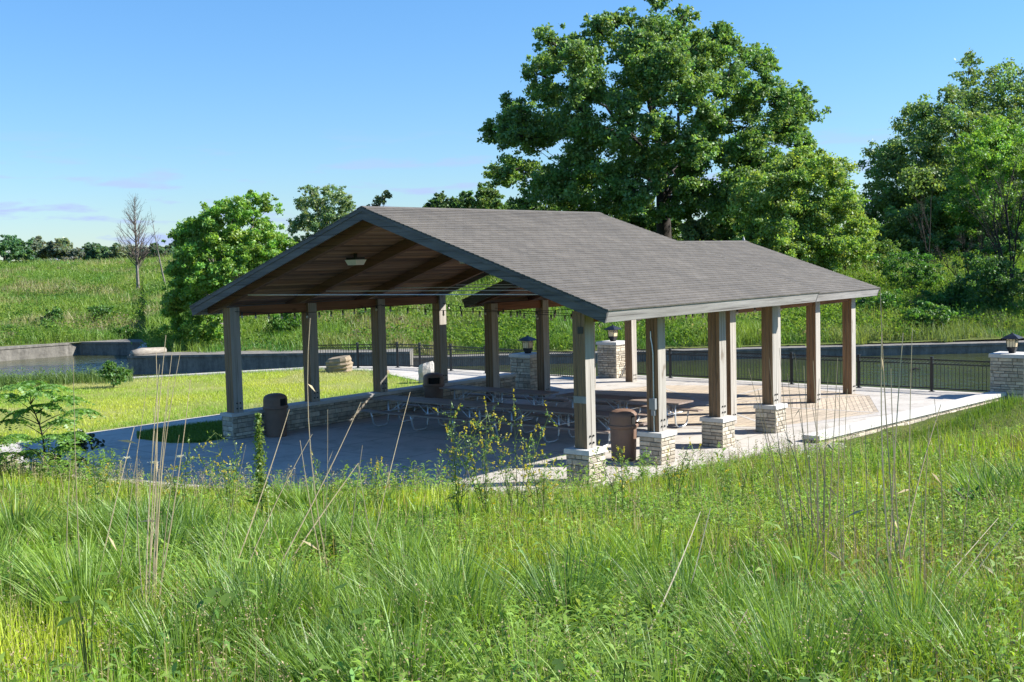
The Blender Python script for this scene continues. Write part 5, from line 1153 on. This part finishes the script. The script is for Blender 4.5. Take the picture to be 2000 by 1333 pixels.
clover('yellow green sweet clover in front of the low wall end', 452, 16, 838, .12, 4, .4)
clover('spindly sweet clover left of the low wall end', 352, 16.5, 868, .13, 4, .35)
clover('nodding sweet clover at the edge of the shaded paving', 190, 16, 872, .12, 3, .3)
clover('slim sweet clover near the middle of the shaded paving', 640, 17, 905, .12, 3, .3)
clover('small sweet clover in front of the open paving', 725, 17, 905, .12, 3, .3)
clover('feathery sweet clover right of the front stone pier', 1440, 16, 872, .16, 3, .1)

def dock(label, u, d, vt):
    r_ = np.random.default_rng(7); b = at_d(u, 1000, d); b[2] = gz(b) - .02; root = thing('dock_plant', label, 'wild plant', b); H = at_d(u, vt, d)[2] - b[2]; m = MB(); m.tube([(0, 0, 0), (.01, .01, H * .5), (.0, .02, H)], [.009, .007, .004], 5, (.12, .2, .05)); m.build('stem', 'leaf', root)
    n = 1500; t = r_.uniform(.42, 1, n) ; rr_ = .055 * (1.15 - t) + .008; P = np.stack([r_.normal(0, 1, n) * rr_, r_.normal(0, 1, n) * rr_, t * H], 1); V, F, K = leaf_quads(P, .030, leaf_cols(n, (.19, .28, .055), r_), r_, .3, .8); raw_mesh('seed_spike', V, F, K, 'leaf', root)
    k = 16; P = np.stack([r_.normal(0, .09, k), r_.normal(0, .09, k), r_.uniform(.1, .5, k) * H], 1); V, F, K = leaf_quads(P, .19, leaf_cols(k, (.07, .15, .03), r_), r_, .4, .25); raw_mesh('leaves', V, F, K, 'leaf', root)
dock('upright dock plant with dense green seed spike before the shaded trash can', 512, 13.5, 806)

# broad leaved seedlings close to the camera
def broadleaf(label, u, v, d, n, lf, colr):
    r_ = np.random.default_rng(int(u)); p = at_d(u, v, d); b = np.array([p[0], p[1], gz(p)]); root = thing('broadleaf_plant', label, 'wild plant', b, 0, 'broad-leaved plants in the grass'); H = max(.25, p[2] - b[2]); m = MB(); V = []; F = []; C = []
    for i in range(n):
        az = r_.uniform(0, 2 * pi); h_ = H * r_.uniform(.75, 1.05); q = np.array([cos(az) * lf * r_.uniform(.3, 1.2), sin(az) * lf * r_.uniform(.3, 1.2), h_]); m.tube([(0, 0, 0), q * np.array([.4, .4, .7]), q], [.004, .003, .002], 4, (.1, .16, .04))
        o_ = np.array([cos(az), sin(az), r_.uniform(-.25, .15)]); sd = np.array([-sin(az), cos(az), r_.uniform(-.3, .3)]); L_ = lf * r_.uniform(.8, 1.2); base = len(V) * 1
        pts = [q, q + o_ * L_ * .25 + sd * L_ * .36, q + o_ * L_ * .6 + sd * L_ * .33 - _u * L_ * .05, q + o_ * L_ * 1.05 - _u * L_ * .15, q + o_ * L_ * .6 - sd * L_ * .33 - _u * L_ * .05, q + o_ * L_ * .25 - sd * L_ * .36, q + o_ * L_ * .5 - _u * L_ * .10]
        k = len(V); V += pts; F += [(k, k + 1, k + 2, k + 6), (k + 6, k + 2, k + 3, k + 4), (k, k + 6, k + 4, k + 5)]; C += [np.array(colr) * r_.uniform(.8, 1.2)] * 7
    m.build('stems', 'leaf', root); raw_mesh('leaves', np.array(V), np.array(F), np.array(C), 'leaf', root)
broadleaf('bright heart-leaved vine at the bottom edge right of centre', 1195, 1300, 4.9, 14, .085, (.17, .30, .045))
broadleaf('heart-leaved vine with fewer leaves at the bottom edge', 1100, 1290, 5.0, 7, .08, (.15, .27, .045))
broadleaf('large pale green leaf cluster in the left tussocks', 445, 1100, 8.0, 6, .14, (.20, .33, .06))
broadleaf('nettle-like plant in the grass left of centre', 690, 1160, 7.2, 10, .10, (.15, .27, .05))
broadleaf('three-leaved plant in the left meadow near the bottom', 165, 1140, 7.0, 9, .10, (.15, .27, .04))
broadleaf('lush broad-leaved plant at the right of the bottom tussock', 1540, 1320, 5.2, 10, .07, (.11, .23, .04))
for i, (u, vt) in enumerate([(252, 893), (306, 902), (357, 890)]):
    b = at_d(u, 1000, 15.5); b[2] = gz(b); H = at_d(u, vt, 15.5)[2] - b[2]; root = thing('white_yarrow', ['white flat-topped yarrow at the left of three by the shaded paving', 'middle white yarrow, shorter, by the shaded paving', 'white yarrow beside the pale stalk bunch'][i], 'wild plant', b, 0, 'white yarrow by the paving')
    m = MB(); m.tube([(0, 0, 0), (.01, 0, H * .6), (0, 0, H)], [.006, .005, .004], 4, (.14, .2, .07)); m.build('stem', 'leaf', root); r_ = np.random.default_rng(i); P = np.concatenate([r_.normal(0, .022, (160, 2)), H + r_.normal(0, .006, (160, 1))], 1); V, F, K = leaf_quads(P, .013, leaf_cols(160, (.62, .62, .55), r_, .06, .02), r_, 1.5, .9); raw_mesh('flower_head', V, F, K, 'leaf', root)

# sapling with long compound leaves
def sapling():
    r_ = np.random.default_rng(77); b = at_z(84, 926, .05); b[2] = gz(b); b = np.array([b[0], b[1], max(b[2], -.05)]); d = (b - CAM) @ FW; root = thing('young_sapling', 'sunlit sapling with long feathery compound leaves at the left edge', 'tree', b); m = MB(); V = []; C = []
    tips = [(10, 770), (30, 752), (60, 745), (95, 752), (130, 775), (155, 800), (120, 820), (20, 820), (50, 800), (85, 790), (100, 850), (130, 870), (30, 850), (60, 880), (110, 900), (-15, 800), (-25, 850), (140, 845), (75, 765), (15, 885), (95, 915), (50, 905)]
    top = at_d(60, 790, d) - b; P = bez(np.zeros(3), np.array([.25, .1, top[2] * .5]), top, 8); m.tube(list(P), [.030 * (1 - .09 * k) for k in range(8)], 6)
    for u, v in tips:
        e_ = at_d(u, v, d + r_.uniform(-.7, .7)) - b; k = int(np.clip((e_[2] / top[2]) * 7 - 1, 1, 7)); m.tube(list(bez(P[k], (P[k] + e_) / 2 + np.array([0, 0, .10]), e_, 6)), [.012, .010, .008, .006, .005, .004], 4)
        for j in range(20):
            az = r_.uniform(0, 2 * pi); ln = r_.uniform(.34, .56); o_ = np.array([cos(az), sin(az), .15]); sd = np.array([-sin(az), cos(az), 0])
            for q in range(9):
                t = (q + 1) / 9; c_ = e_ + o_ * ln * t - _u * ln * .55 * t * t
                for s_ in ((-1, 1) if q < 8 else (0,)):
                    ax = sd * s_ * .9 + o_ * (.35 if s_ else 1) - _u * .35; ax /= np.linalg.norm(ax); L_ = .105 * r_.uniform(.8, 1.2) * (1.1 - .4 * abs(t - .5)); wv = np.cross(ax, _u + r_.normal(0, .8, 3)); wv /= np.linalg.norm(wv) + 1e-6
                    V.append([c_, c_ + ax * L_ * .4 + wv * L_ * .25, c_ + ax * L_, c_ + ax * L_ * .4 - wv * L_ * .25]); cc = np.array([.17, .34, .065]) * r_.uniform(.75, 1.25); C += [cc] * 4
    m.build('trunk', 'bark', root, smooth=True); V = np.array(V).reshape(-1, 3); raw_mesh('foliage', V, np.arange(len(V)).reshape(-1, 4), np.array(C), 'leaf', root)
sapling()
# small dark branch afloat
q = at_z(1787, 722.5, -.70); m = MB(); m.tube([(-.22, 0, 0), (0, .03, .05), (.25, -.02, .03)], [.03, .05, .02], 6); m.tube([(.05, 0, .03), (.12, .05, .14)], [.02, .01], 5); o = m.build('floating_branch', 'bark', loc=q); o.rotation_euler = (0, 0, -.87); tag(o, 'small dark branch floating on the canal behind the fence', 'branch')
